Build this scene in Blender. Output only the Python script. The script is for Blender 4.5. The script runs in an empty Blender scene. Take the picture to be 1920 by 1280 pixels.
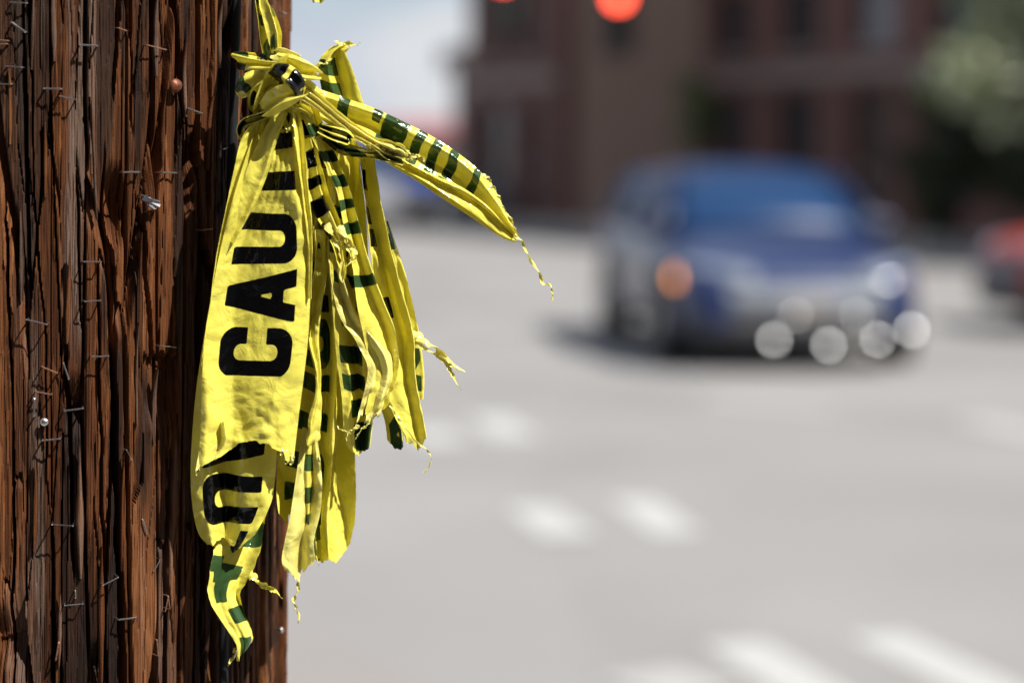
import bpy, bmesh, math, random
import numpy as np
from mathutils import Vector, Matrix

random.seed(7)
RNG = np.random.default_rng(11)
scene = bpy.context.scene
COL = scene.collection

# ------------------------------------------------------------------ camera, sky, sun, exposure
FPX = 85.0 / 36.0 * 1920.0            # focal length in photo pixels
CAM_H = 1.6
TILT = math.radians(4.64)
cam_d = bpy.data.cameras.new("camera")
cam_d.lens = 85.0
cam_d.sensor_width = 36.0
cam_d.clip_start = 0.05
cam_d.clip_end = 3000.0
cam_d.dof.use_dof = True
cam_d.dof.focus_distance = 1.64
cam_d.dof.aperture_fstop = 3.0
cam = bpy.data.objects.new("camera", cam_d)
cam.location = (0, 0, CAM_H)
cam.rotation_euler = (math.radians(90) - TILT, 0, 0)
COL.objects.link(cam)
scene.camera = cam

SUN = Vector((0.78, -0.62, 1.25)).normalized()   # towards the sun
SUN_EL = math.asin(SUN.z)
SUN_ROT = math.atan2(SUN.x, SUN.y)

world = bpy.data.worlds.new("World")
scene.world = world
world.use_nodes = True
wn = world.node_tree.nodes
wl = world.node_tree.links
wn.clear()
w_out = wn.new('ShaderNodeOutputWorld')
w_bg = wn.new('ShaderNodeBackground')
w_bg.inputs['Strength'].default_value = 0.055
w_sky = wn.new('ShaderNodeTexSky')
w_sky.sky_type = 'NISHITA'
w_sky.sun_disc = False
w_sky.sun_elevation = SUN_EL
w_sky.sun_rotation = SUN_ROT
w_sky.altitude = 100
w_sky.dust_density = 0.3
w_sky.ozone_density = 3.0
w_tc = wn.new('ShaderNodeTexCoord')
w_map = wn.new('ShaderNodeMapping')
w_map.inputs['Scale'].default_value = (1.0, 1.0, 2.2)
w_map.inputs['Location'].default_value = (0.35, 0.1, 0.22)
w_noise = wn.new('ShaderNodeTexNoise')
w_noise.inputs['Scale'].default_value = 4.2
w_noise.inputs['Detail'].default_value = 6
w_noise.inputs['Roughness'].default_value = 0.55
w_ramp = wn.new('ShaderNodeMapRange')
w_ramp.inputs['From Min'].default_value = 0.26
w_ramp.inputs['From Max'].default_value = 0.50
w_mix = wn.new('ShaderNodeMixRGB')
w_mix.inputs['Color2'].default_value = (5.6, 6.0, 7.1, 1)
w_n2 = wn.new('ShaderNodeTexNoise')
w_n2.inputs['Scale'].default_value = 7.5
w_n2.inputs['Detail'].default_value = 5
w_r2 = wn.new('ShaderNodeMapRange')
w_r2.inputs['From Min'].default_value = 0.40
w_r2.inputs['From Max'].default_value = 0.60
w_cl = wn.new('ShaderNodeMixRGB')
w_cl.inputs['Color1'].default_value = (3.7, 4.7, 6.5, 1)
w_cl.inputs['Color2'].default_value = (7.4, 7.6, 7.9, 1)
wl.new(w_map.outputs['Vector'], w_n2.inputs['Vector'])
wl.new(w_n2.outputs['Fac'], w_r2.inputs['Value'])
wl.new(w_r2.outputs['Result'], w_cl.inputs['Fac'])
wl.new(w_cl.outputs['Color'], w_mix.inputs['Color2'])
wl.new(w_tc.outputs['Generated'], w_map.inputs['Vector'])
wl.new(w_map.outputs['Vector'], w_noise.inputs['Vector'])
wl.new(w_noise.outputs['Fac'], w_ramp.inputs['Value'])
wl.new(w_ramp.outputs['Result'], w_mix.inputs['Fac'])
wl.new(w_sky.outputs['Color'], w_mix.inputs['Color1'])
wl.new(w_mix.outputs['Color'], w_bg.inputs['Color'])
wl.new(w_bg.outputs['Background'], w_out.inputs['Surface'])

sun_d = bpy.data.lights.new("sun", 'SUN')
sun_d.energy = 5.0
sun_d.angle = math.radians(0.53)
sun_d.color = (1.0, 0.955, 0.89)
sun_o = bpy.data.objects.new("sun", sun_d)
sun_o.rotation_euler = SUN.to_track_quat('Z', 'Y').to_euler()
sun_o.location = (5, -5, 12)
COL.objects.link(sun_o)

vs = scene.view_settings
vs.view_transform = 'Standard'
vs.look = 'None'
vs.exposure = 0.85
vs.gamma = 1.0
vs.use_curve_mapping = False
cy = scene.cycles
cy.max_bounces = 10
cy.diffuse_bounces = 5
cy.glossy_bounces = 4
cy.transmission_bounces = 6
cy.use_denoising = True
cy.use_adaptive_sampling = False
cy.sample_clamp_indirect = 8.0

# ------------------------------------------------------------------ helpers projecting image pixels to world points
FWD = Vector((0, math.cos(TILT), -math.sin(TILT)))
UPV = Vector((0, math.sin(TILT), math.cos(TILT)))
ORG = Vector((0, 0, CAM_H))

def ray(px, py):
    return FWD + Vector((1, 0, 0)) * ((px - 960.0) / FPX) + UPV * ((640.0 - py) / FPX)

def at(px, py, Y):
    d = ray(px, py)
    return ORG + d * (Y / d.y)

def gp(px, py, z=0.0):
    d = ray(px, py)
    return ORG + d * ((z - CAM_H) / d.z)

# ------------------------------------------------------------------ numpy noise
def _hash(ix, iy, seed):
    h = (ix.astype(np.int64) * 374761393 + iy.astype(np.int64) * 668265263 + seed * 1442695041) & 0xFFFFFFFF
    h = ((h ^ (h >> 13)) * 1274126177) & 0xFFFFFFFF
    h = (h ^ (h >> 16)) & 0xFFFFFFFF
    h = (h * 2246822519) & 0xFFFFFFFF
    h = (h ^ (h >> 15)) & 0xFFFFFFFF
    return h / 4294967295.0

def vnoise(x, y, seed=0):
    x = np.asarray(x, float); y = np.asarray(y, float)
    x, y = np.broadcast_arrays(x, y)
    ix = np.floor(x); iy = np.floor(y)
    fx = x - ix; fy = y - iy
    fx = fx * fx * fx * (fx * (fx * 6 - 15) + 10); fy = fy * fy * fy * (fy * (fy * 6 - 15) + 10)
    a = _hash(ix, iy, seed); b = _hash(ix + 1, iy, seed)
    c = _hash(ix, iy + 1, seed); d = _hash(ix + 1, iy + 1, seed)
    return (a * (1 - fx) + b * fx) * (1 - fy) + (c * (1 - fx) + d * fx) * fy

def fbm(x, y, seed=0, octv=4, gain=0.5):
    s = 0; a = 1; t = 0
    for o in range(octv):
        s = s + a * vnoise(x * 2 ** o + 17.3 * o, y * 2 ** o + 9.1 * o, seed + o * 31)
        t += a; a *= gain
    return s / t

def voronoi(x, y, seed=0):
    """returns F1, F2 distances, random value of the nearest cell, second random, local x offset"""
    ix = np.floor(x); iy = np.floor(y)
    f1 = np.full(x.shape, 9.0); f2 = np.full(x.shape, 9.0)
    r1 = np.zeros(x.shape); r2 = np.zeros(x.shape); lx = np.zeros(x.shape); ly = np.zeros(x.shape)
    for dx in (-1, 0, 1):
        for dy in (-1, 0, 1):
            cx = ix + dx; cy_ = iy + dy
            px = cx + 0.1 + 0.8 * _hash(cx, cy_, seed); py = cy_ + 0.1 + 0.8 * _hash(cx, cy_, seed + 5)
            ddx = x - px; ddy = y - py
            d = np.sqrt(ddx ** 2 + ddy ** 2)
            near = d < f1
            f2 = np.where(near, f1, np.minimum(f2, d))
            f1 = np.where(near, d, f1)
            r1 = np.where(near, _hash(cx, cy_, seed + 9), r1)
            r2 = np.where(near, _hash(cx, cy_, seed + 13), r2)
            lx = np.where(near, ddx, lx); ly = np.where(near, ddy, ly)
    return f1, f2, r1, r2, lx, ly

def smooth(a, b, x):
    t = np.clip((x - a) / (b - a), 0, 1)
    return t * t * (3 - 2 * t)

# ------------------------------------------------------------------ mesh helpers
def tag(o, label=None, cat=None, group=None, kind=None):
    if label: o['label'] = label
    if cat: o['category'] = cat
    if group: o['group'] = group
    if kind: o['kind'] = kind
    return o

def empty(name, loc=(0, 0, 0), rz=0.0):
    o = bpy.data.objects.new(name, None)
    o.empty_display_size = 0.1
    o.location = loc
    o.rotation_euler = (0, 0, rz)
    COL.objects.link(o)
    return o

def mesh_obj(name, verts, faces, mat, parent=None, smooth_shade=False):
    me = bpy.data.meshes.new(name)
    me.from_pydata([tuple(v) for v in verts], [], [tuple(f) for f in faces])
    me.update()
    if smooth_shade:
        me.polygons.foreach_set('use_smooth', [True] * len(me.polygons))
    if mat: me.materials.append(mat)
    o = bpy.data.objects.new(name, me)
    if parent:
        o.parent = parent
    COL.objects.link(o)
    return o

def np_mesh(name, V, F, mats, matidx=None, attrs=None, smooth_shade=True, parent=None, local=None):
    V = np.asarray(V, np.float32)
    if local is not None:
        V = V - np.asarray(local, np.float32)
    me = bpy.data.meshes.new(name)
    me.vertices.add(len(V)); me.vertices.foreach_set('co', V.ravel())
    F = np.asarray(F, np.int32)
    n = F.shape[1]
    me.loops.add(F.size); me.loops.foreach_set('vertex_index', F.ravel())
    me.polygons.add(len(F))
    me.polygons.foreach_set('loop_start', np.arange(0, F.size, n, dtype=np.int32))
    me.polygons.foreach_set('use_smooth', np.full(len(F), smooth_shade))
    for m in mats: me.materials.append(m)
    if matidx is not None:
        me.polygons.foreach_set('material_index', np.asarray(matidx, np.int32))
    me.update(calc_edges=True)
    me.validate()
    for k, v in (attrs or {}).items():
        v = np.asarray(v, np.float32)
        if v.ndim == 1:
            a = me.attributes.new(k, 'FLOAT', 'POINT'); a.data.foreach_set('value', v)
        else:
            a = me.attributes.new(k, 'FLOAT_VECTOR', 'POINT'); a.data.foreach_set('vector', v.ravel())
    o = bpy.data.objects.new(name, me)
    if parent: o.parent = parent
    COL.objects.link(o)
    return o

def grid_faces(nr, nc, wrap=False):
    r = np.arange(nr - 1)[:, None]; c = np.arange(nc if wrap else nc - 1)[None, :]
    c2 = (c + 1) % nc
    a = r * nc + c; b = r * nc + c2; d = (r + 1) * nc + c; e = (r + 1) * nc + c2
    return np.stack([a, b, e, d], -1).reshape(-1, 4)

class MB:
    """collects shapes of ONE part"""
    def __init__(self): self.v = []; self.f = []
    def box(self, x0, x1, y0, y1, z0, z1):
        b = len(self.v)
        self.v += [(x0, y0, z0), (x1, y0, z0), (x1, y1, z0), (x0, y1, z0), (x0, y0, z1), (x1, y0, z1), (x1, y1, z1), (x0, y1, z1)]
        self.f += [tuple(b + i for i in q) for q in ((0, 3, 2, 1), (4, 5, 6, 7), (0, 1, 5, 4), (1, 2, 6, 5), (2, 3, 7, 6), (3, 0, 4, 7))]
        return self
    def quad(self, a, b_, c, d):
        b = len(self.v); self.v += [tuple(a), tuple(b_), tuple(c), tuple(d)]; self.f.append((b, b + 1, b + 2, b + 3)); return self
    def tube(self, pts, rad, n=8, cap=True):
        pts = [Vector(p) for p in pts]
        rad = rad if isinstance(rad, (list, tuple)) else [rad] * len(pts)
        b = len(self.v)
        for i, p in enumerate(pts):
            t = (pts[min(i + 1, len(pts) - 1)] - pts[max(i - 1, 0)])
            t = t.normalized() if t.length > 1e-9 else Vector((0, 0, 1))
            s = t.cross(Vector((0, 0, 1)) if abs(t.z) < 0.9 else Vector((1, 0, 0))).normalized()
            u = s.cross(t)
            for k in range(n):
                a = 2 * math.pi * k / n + math.pi / n
                self.v.append(tuple(p + (s * math.cos(a) + u * math.sin(a)) * rad[i]))
        for i in range(len(pts) - 1):
            for k in range(n):
                k2 = (k + 1) % n
                self.f.append((b + i * n + k, b + i * n + k2, b + (i + 1) * n + k2, b + (i + 1) * n + k))
        if cap:
            self.f.append(tuple(b + k for k in range(n))[::-1])
            self.f.append(tuple(b + (len(pts) - 1) * n + k for k in range(n)))
        return self
    def build(self, name, mat, parent=None, smooth_shade=False, bevel=0.0, subsurf=0):
        o = mesh_obj(name, self.v, self.f, mat, parent, smooth_shade)
        if bevel:
            m = o.modifiers.new('bevel', 'BEVEL'); m.width = bevel; m.segments = 2; m.limit_method = 'ANGLE'
        if subsurf:
            m = o.modifiers.new('subsurf', 'SUBSURF'); m.levels = subsurf; m.render_levels = subsurf
        return o

# ------------------------------------------------------------------ materials
def new_mat(name):
    m = bpy.data.materials.new(name); m.use_nodes = True
    nt = m.node_tree
    return m, nt, nt.nodes, nt.links, nt.nodes['Principled BSDF']

def simple(name, col, rough=0.6, metal=0.0, coat=0.0, noise=None, emis=None, spec=0.5, bump=0.0):
    m, nt, N, L, P = new_mat(name)
    P.inputs['Base Color'].default_value = (*col, 1)
    P.inputs['Roughness'].default_value = rough
    P.inputs['Metallic'].default_value = metal
    P.inputs['Coat Weight'].default_value = coat
    P.inputs['Coat Roughness'].default_value = 0.05
    P.inputs['Specular IOR Level'].default_value = spec
    if noise:
        sc, amt = noise
        tc = N.new('ShaderNodeTexCoord'); nz = N.new('ShaderNodeTexNoise')
        nz.inputs['Scale'].default_value = sc; nz.inputs['Detail'].default_value = 6
        mr = N.new('ShaderNodeMapRange'); mr.inputs['To Min'].default_value = 1 - amt; mr.inputs['To Max'].default_value = 1 + amt
        mr.inputs['From Min'].default_value = 0.3; mr.inputs['From Max'].default_value = 0.7
        mx = N.new('ShaderNodeMixRGB'); mx.blend_type = 'MULTIPLY'; mx.inputs['Fac'].default_value = 1
        mx.inputs['Color1'].default_value = (*col, 1)
        L.new(tc.outputs['Object'], nz.inputs['Vector']); L.new(nz.outputs['Fac'], mr.inputs['Value'])
        L.new(mr.outputs['Result'], mx.inputs['Color2']); L.new(mx.outputs['Color'], P.inputs['Base Color'])
        if bump:
            bp = N.new('ShaderNodeBump'); bp.inputs['Strength'].default_value = bump
            L.new(nz.outputs['Fac'], bp.inputs['Height']); L.new(bp.outputs['Normal'], P.inputs['Normal'])
    if emis:
        P.inputs['Emission Color'].default_value = (*emis[0], 1)
        P.inputs['Emission Strength'].default_value = emis[1]
    return m

def asphalt_mat(name, base, patch=0.12):
    m, nt, N, L, P = new_mat(name)
    tc = N.new('ShaderNodeTexCoord')
    n1 = N.new('ShaderNodeTexNoise'); n1.inputs['Scale'].default_value = 0.35; n1.inputs['Detail'].default_value = 5
    n2 = N.new('ShaderNodeTexNoise'); n2.inputs['Scale'].default_value = 60; n2.inputs['Detail'].default_value = 4
    L.new(tc.outputs['Object'], n1.inputs['Vector']); L.new(tc.outputs['Object'], n2.inputs['Vector'])
    r1 = N.new('ShaderNodeMapRange'); r1.inputs['From Min'].default_value = .3; r1.inputs['From Max'].default_value = .7
    r1.inputs['To Min'].default_value = 1 - patch; r1.inputs['To Max'].default_value = 1 + patch
    r2 = N.new('ShaderNodeMapRange'); r2.inputs['To Min'].default_value = .75; r2.inputs['To Max'].default_value = 1.25
    L.new(n1.outputs['Fac'], r1.inputs['Value']); L.new(n2.outputs['Fac'], r2.inputs['Value'])
    mu = N.new('ShaderNodeMath'); mu.operation = 'MULTIPLY'
    L.new(r1.outputs['Result'], mu.inputs[0]); L.new(r2.outputs['Result'], mu.inputs[1])
    mx = N.new('ShaderNodeMixRGB'); mx.blend_type = 'MULTIPLY'; mx.inputs['Fac'].default_value = 1
    mx.inputs['Color1'].default_value = (*base, 1)
    L.new(mu.outputs[0], mx.inputs['Color2']); L.new(mx.outputs['Color'], P.inputs['Base Color'])
    n3 = N.new('ShaderNodeTexNoise'); n3.inputs['Scale'].default_value = .9; n3.inputs['Detail'].default_value = 3; n3.inputs['Distortion'].default_value = 1.2
    mp3 = N.new('ShaderNodeMapping'); mp3.inputs['Scale'].default_value = (.5, .16, 1); mp3.inputs['Rotation'].default_value = (0, 0, .35)
    L.new(tc.outputs['Object'], mp3.inputs['Vector']); L.new(mp3.outputs[0], n3.inputs['Vector'])
    r3 = N.new('ShaderNodeMapRange'); r3.inputs['From Min'].default_value = .52; r3.inputs['From Max'].default_value = .72; r3.inputs['To Min'].default_value = 1.0; r3.inputs['To Max'].default_value = .84
    L.new(n3.outputs['Fac'], r3.inputs['Value'])
    mx3 = N.new('ShaderNodeMixRGB'); mx3.blend_type = 'MULTIPLY'; mx3.inputs['Fac'].default_value = 1
    L.new(mx.outputs['Color'], mx3.inputs['Color1']); L.new(r3.outputs['Result'], mx3.inputs['Color2']); L.new(mx3.outputs['Color'], P.inputs['Base Color'])
    P.inputs['Roughness'].default_value = .85
    bp = N.new('ShaderNodeBump'); bp.inputs['Strength'].default_value = .25
    L.new(n2.outputs['Fac'], bp.inputs['Height']); L.new(bp.outputs['Normal'], P.inputs['Normal'])
    return m

def brick_mat(name, c1, c2, mortar):
    m, nt, N, L, P = new_mat(name)
    tc = N.new('ShaderNodeTexCoord')
    sep = N.new('ShaderNodeSeparateXYZ'); L.new(tc.outputs['Object'], sep.inputs[0])
    add = N.new('ShaderNodeMath'); add.operation = 'ADD'
    L.new(sep.outputs['X'], add.inputs[0]); L.new(sep.outputs['Y'], add.inputs[1])
    cmb = N.new('ShaderNodeCombineXYZ'); L.new(add.outputs[0], cmb.inputs['X']); L.new(sep.outputs['Z'], cmb.inputs['Y'])
    br = N.new('ShaderNodeTexBrick')
    br.inputs['Scale'].default_value = 1.0
    br.inputs['Brick Width'].default_value = .22; br.inputs['Row Height'].default_value = .075
    br.inputs['Mortar Size'].default_value = .008
    br.inputs['Color1'].default_value = (*c1, 1); br.inputs['Color2'].default_value = (*c2, 1); br.inputs['Mortar'].default_value = (*mortar, 1)
    L.new(cmb.outputs[0], br.inputs['Vector'])
    L.new(br.outputs['Color'], P.inputs['Base Color'])
    P.inputs['Roughness'].default_value = .85
    bp = N.new('ShaderNodeBump'); bp.inputs['Strength'].default_value = .4; bp.inputs['Distance'].default_value = .01; bp.invert = True
    L.new(br.outputs['Fac'], bp.inputs['Height']); L.new(bp.outputs['Normal'], P.inputs['Normal'])
    return m

def tape_mat(name, ink_col, ink_trans, film=(0.94, 0.87, 0.15), thru=(0.99, 0.90, 0.12), tmix=0.44):
    """thin polyethylene film: diffuse + translucent with a glossy skin; printed ink from the 'ink' attribute"""
    m, nt, N, L, P = new_mat(name)
    out = N['Material Output'] if 'Material Output' in N else N.new('ShaderNodeOutputMaterial')
    N.remove(P)
    ai = N.new('ShaderNodeAttribute'); ai.attribute_name = 'ink'
    ac = N.new('ShaderNodeAttribute'); ac.attribute_name = 'tapeco'
    # ink threshold with a little wear
    nzw = N.new('ShaderNodeTexNoise'); nzw.inputs['Scale'].default_value = 900; nzw.inputs['Detail'].default_value = 3
    L.new(ac.outputs['Vector'], nzw.inputs['Vector'])
    wob = N.new('ShaderNodeMath'); wob.operation = 'MULTIPLY_ADD'; wob.inputs[1].default_value = .5; wob.inputs[2].default_value = -.25
    L.new(nzw.outputs['Fac'], wob.inputs[0])
    nzs = N.new('ShaderNodeTexNoise'); nzs.inputs['Scale'].default_value = 420; nzs.inputs['Detail'].default_value = 5; nzs.inputs['Roughness'].default_value = .7
    L.new(ac.outputs['Vector'], nzs.inputs['Vector'])
    wear = N.new('ShaderNodeMapRange'); wear.inputs['From Min'].default_value = .73; wear.inputs['From Max'].default_value = .80; wear.inputs['To Min'].default_value = -.25; wear.inputs['To Max'].default_value = 9.0
    L.new(nzs.outputs['Fac'], wear.inputs['Value'])
    wob.inputs[2].default_value = 0; L.new(wear.outputs['Result'], wob.inputs[2])
    sm = N.new('ShaderNodeMath'); sm.operation = 'ADD'
    L.new(ai.outputs['Fac'], sm.inputs[0]); L.new(wob.outputs[0], sm.inputs[1])
    mk = N.new('ShaderNodeMapRange'); mk.inputs['From Min'].default_value = .15; mk.inputs['From Max'].default_value = -.15
    mk.inputs['To Min'].default_value = 0; mk.inputs['To Max'].default_value = 1
    L.new(sm.outputs[0], mk.inputs['Value'])
    # film tone variation
    nt1 = N.new('ShaderNodeTexNoise'); nt1.inputs['Scale'].default_value = 45; nt1.inputs['Detail'].default_value = 4
    L.new(ac.outputs['Vector'], nt1.inputs['Vector'])
    va = N.new('ShaderNodeMapRange'); va.inputs['From Min'].default_value = .3; va.inputs['From Max'].default_value = .7
    va.inputs['To Min'].default_value = .86; va.inputs['To Max'].default_value = 1.06
    L.new(nt1.outputs['Fac'], va.inputs['Value'])
    def tinted(c):
        mx = N.new('ShaderNodeMixRGB'); mx.blend_type = 'MULTIPLY'; mx.inputs['Fac'].default_value = 1
        mx.inputs['Color1'].default_value = (*c, 1); L.new(va.outputs['Result'], mx.inputs['Color2']); return mx.outputs['Color']
    # creases
    mpc = N.new('ShaderNodeMapping'); mpc.inputs['Scale'].default_value = (1.0, 0.8, 1.0)
    L.new(ac.outputs['Vector'], mpc.inputs['Vector'])
    nb = N.new('ShaderNodeTexNoise'); nb.inputs['Scale'].default_value = 75; nb.inputs['Detail'].default_value = 4
    nb.inputs['Roughness'].default_value = .62; nb.inputs['Distortion'].default_value = .6
    L.new(mpc.outputs[0], nb.inputs['Vector'])
    vb = N.new('ShaderNodeTexVoronoi'); vb.feature = 'DISTANCE_TO_EDGE'; vb.inputs['Scale'].default_value = 48
    L.new(mpc.outputs[0], vb.inputs['Vector'])
    vbm = N.new('ShaderNodeMath'); vbm.operation = 'MULTIPLY_ADD'; vbm.inputs[1].default_value = .35
    L.new(vb.outputs['Distance'], vbm.inputs[0]); L.new(nb.outputs['Fac'], vbm.inputs[2])
    bp = N.new('ShaderNodeBump'); bp.inputs['Strength'].default_value = .75; bp.inputs['Distance'].default_value = .0022
    L.new(vbm.outputs[0], bp.inputs['Height'])
    def nrm(n): L.new(bp.outputs['Normal'], n.inputs['Normal']); return n
    df = nrm(N.new('ShaderNodeBsdfDiffuse')); L.new(tinted(film), df.inputs['Color'])
    tr = nrm(N.new('ShaderNodeBsdfTranslucent')); L.new(tinted(thru), tr.inputs['Color'])
    mf = N.new('ShaderNodeMixShader'); mf.inputs[0].default_value = tmix
    L.new(df.outputs[0], mf.inputs[1]); L.new(tr.outputs[0], mf.inputs[2])
    di = nrm(N.new('ShaderNodeBsdfDiffuse')); di.inputs['Color'].default_value = (*ink_col, 1)
    ti = nrm(N.new('ShaderNodeBsdfTranslucent')); ti.inputs['Color'].default_value = (*ink_trans, 1)
    mi = N.new('ShaderNodeMixShader'); mi.inputs[0].default_value = .45
    L.new(di.outputs[0], mi.inputs[1]); L.new(ti.outputs[0], mi.inputs[2])
    mm = N.new('ShaderNodeMixShader')
    L.new(mk.outputs['Result'], mm.inputs[0]); L.new(mf.outputs[0], mm.inputs[1]); L.new(mi.outputs[0], mm.inputs[2])
    gl = nrm(N.new('ShaderNodeBsdfGlossy')); gl.inputs['Roughness'].default_value = .13; gl.inputs['Color'].default_value = (1, 1, 1, 1)
    fr = N.new('ShaderNodeFresnel'); fr.inputs['IOR'].default_value = 1.42; L.new(bp.outputs['Normal'], fr.inputs['Normal'])
    mo = N.new('ShaderNodeMixShader')
    L.new(fr.outputs[0], mo.inputs[0]); L.new(mm.outputs[0], mo.inputs[1]); L.new(gl.outputs[0], mo.inputs[2])
    L.new(mo.outputs[0], out.inputs['Surface'])
    return m

def wood_mat():
    m, nt, N, L, P = new_mat('weathered_pole_wood')
    tc = N.new('ShaderNodeAttribute'); tc.attribute_name = 'woodco'
    at_t = N.new('ShaderNodeAttribute'); at_t.attribute_name = 'tone'
    at_g = N.new('ShaderNodeAttribute'); at_g.attribute_name = 'grey'
    at_k = N.new('ShaderNodeAttribute'); at_k.attribute_name = 'tar'
    mp = N.new('ShaderNodeMapping'); mp.inputs['Scale'].default_value = (1150, 24, 1)
    L.new(tc.outputs['Vector'], mp.inputs['Vector'])
    fine = N.new('ShaderNodeTexNoise'); fine.inputs['Scale'].default_value = 1; fine.inputs['Detail'].default_value = 6; fine.inputs['Roughness'].default_value = .6
    L.new(mp.outputs[0], fine.inputs['Vector'])
    mp2 = N.new('ShaderNodeMapping'); mp2.inputs['Scale'].default_value = (170, 14, 1)
    L.new(tc.outputs['Vector'], mp2.inputs['Vector'])
    mid = N.new('ShaderNodeTexNoise'); mid.inputs['Scale'].default_value = 1; mid.inputs['Detail'].default_value = 4
    L.new(mp2.outputs[0], mid.inputs['Vector'])
    sp = N.new('ShaderNodeMapping'); sp.inputs['Scale'].default_value = (1500, 700, 1)
    L.new(tc.outputs['Vector'], sp.inputs['Vector'])
    speck = N.new('ShaderNodeTexNoise'); speck.inputs['Scale'].default_value = 1; speck.inputs['Detail'].default_value = 2
    L.new(sp.outputs[0], speck.inputs['Vector'])
    # tone = tone attr + fine + mid
    a1 = N.new('ShaderNodeMath'); a1.operation = 'MULTIPLY_ADD'; a1.inputs[1].default_value = 1.1
    L.new(fine.outputs['Fac'], a1.inputs[0]); L.new(at_t.outputs['Fac'], a1.inputs[2])
    a2 = N.new('ShaderNodeMath'); a2.operation = 'MULTIPLY_ADD'; a2.inputs[1].default_value = .5
    L.new(mid.outputs['Fac'], a2.inputs[0]); L.new(a1.outputs[0], a2.inputs[2])
    a3 = N.new('ShaderNodeMath'); a3.operation = 'SUBTRACT'; a3.inputs[1].default_value = .79
    L.new(a2.outputs[0], a3.inputs[0])
    rp = N.new('ShaderNodeValToRGB'); cr = rp.color_ramp
    cr.elements[0].position = 0.0; cr.elements[0].color = (.007, .0035, .0022, 1)
    cr.elements[1].position = 1.0; cr.elements[1].color = (.235, .100, .041, 1)
    e = cr.elements.new(.35); e.color = (.041, .0142, .0054, 1)
    e = cr.elements.new(.65); e.color = (.108, .0375, .0120, 1)
    L.new(a3.outputs[0], rp.inputs['Fac'])
    # grey weathered fibres
    gm = N.new('ShaderNodeMath'); gm.operation = 'MULTIPLY'
    L.new(at_g.outputs['Fac'], gm.inputs[0])
    gr = N.new('ShaderNodeMapRange'); gr.inputs['From Min'].default_value = .35; gr.inputs['From Max'].default_value = .6
    L.new(fine.outputs['Fac'], gr.inputs['Value']); L.new(gr.outputs['Result'], gm.inputs[1])
    mg = N.new('ShaderNodeMixRGB'); mg.inputs['Color2'].default_value = (.15, .108, .085, 1)
    L.new(gm.outputs[0], mg.inputs['Fac']); L.new(rp.outputs['Color'], mg.inputs['Color1'])
    # old tar streaks
    mk = N.new('ShaderNodeMixRGB'); mk.inputs['Color2'].default_value = (.010, .007, .006, 1)
    L.new(at_k.outputs['Fac'], mk.inputs['Fac']); L.new(mg.outputs['Color'], mk.inputs['Color1'])
    L.new(mk.outputs['Color'], P.inputs['Base Color'])
    P.inputs['Roughness'].default_value = .6
    P.inputs['Specular IOR Level'].default_value = .14
    hs = N.new('ShaderNodeMath'); hs.operation = 'MULTIPLY_ADD'; hs.inputs[1].default_value = .3
    L.new(speck.outputs['Fac'], hs.inputs[0]); L.new(fine.outputs['Fac'], hs.inputs[2])
    bp = N.new('ShaderNodeBump'); bp.inputs['Strength'].default_value = 1.0; bp.inputs['Distance'].default_value = .0011
    L.new(hs.outputs[0], bp.inputs['Height']); L.new(bp.outputs['Normal'], P.inputs['Normal'])
    return m

M = {}
M['road'] = asphalt_mat('pale_worn_asphalt', (.198, .193, .189))
M['ground'] = asphalt_mat('far_ground', (.19, .185, .18))
M['walk'] = asphalt_mat('sidewalk_concrete', (.26, .25, .235), .08)
M['redwalk'] = asphalt_mat('reddish_concrete', (.198, .185, .178), .1)
M['kerb'] = asphalt_mat('kerb_concrete', (.27, .26, .245), .1)
M['paint'] = simple('worn_white_road_paint', (.33, .33, .322), .8, noise=(25, .22))
M['paint_faint'] = simple('faded_road_paint', (.285, .281, .275), .8, noise=(18, .15))
M['patch'] = simple('road_patch_tar', (.155, .15, .147), .8, noise=(20, .2))
M['wood'] = wood_mat()
M['tape_f'] = tape_mat('yellow_tape_printed_face', (.0028, .0028, .003), (.003, .003, .002))
M['tape_b'] = tape_mat('yellow_tape_reverse', (.048, .105, .032), (.06, .11, .02))
M['pale_f'] = tape_mat('pale_frayed_tape', (.0028, .0028, .003), (.003, .003, .002), (.93, .86, .26), (.98, .92, .3), .45)
M['pale_b'] = tape_mat('pale_frayed_reverse', (.048, .105, .032), (.06, .11, .02), (.93, .86, .26), (.98, .92, .3), .45)
M['steel'] = simple('staple_steel', (.62, .60, .60), .32, 1.0, noise=(900, .25))
M['rust'] = simple('rusty_staple', (.22, .11, .07), .6, .7, noise=(700, .4))
M['nail'] = simple('rusted_nail_head', (.15, .05, .022), .5, .45, noise=(420, .45), bump=.35)
M['foil'] = simple('bent_silver_metal', (.85, .85, .87), .22, 1.0)
M['cable'] = simple('black_cable', (.008, .008, .009), .7, noise=(60, .3), spec=.2)
M['blue'] = simple('blue_car_paint', (.0025, .0135, .064), .5, 0, .8, spec=.25)
M['blue'].node_tree.nodes['Principled BSDF'].inputs['Coat Roughness'].default_value = .2
M['red'] = simple('red_car_paint', (.28, .026, .014), .5, 0, .15)
M['white'] = simple('white_car_paint', (.26, .26, .29), .5, 0, .2)
M['navy'] = simple('deep_blue_van_paint', (.014, .055, .30), .6, 0, 0, spec=.2)
M['glass'] = simple('car_glass', (.008, .030, .085), .36, 0, 0, spec=.16)
M['plastic'] = simple('black_trim_plastic', (.015, .015, .017), .5)
M['tyre'] = simple('tyre_rubber', (.018, .018, .018), .8)
M['rim'] = simple('alloy_rim', (.45, .45, .47), .3, 1.0)
M['chrome'] = simple('chrome_trim', (.85, .86, .88), .42, 1.0)
M['silver'] = simple('silver_grille', (.13, .145, .17), .6, .1)
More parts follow.
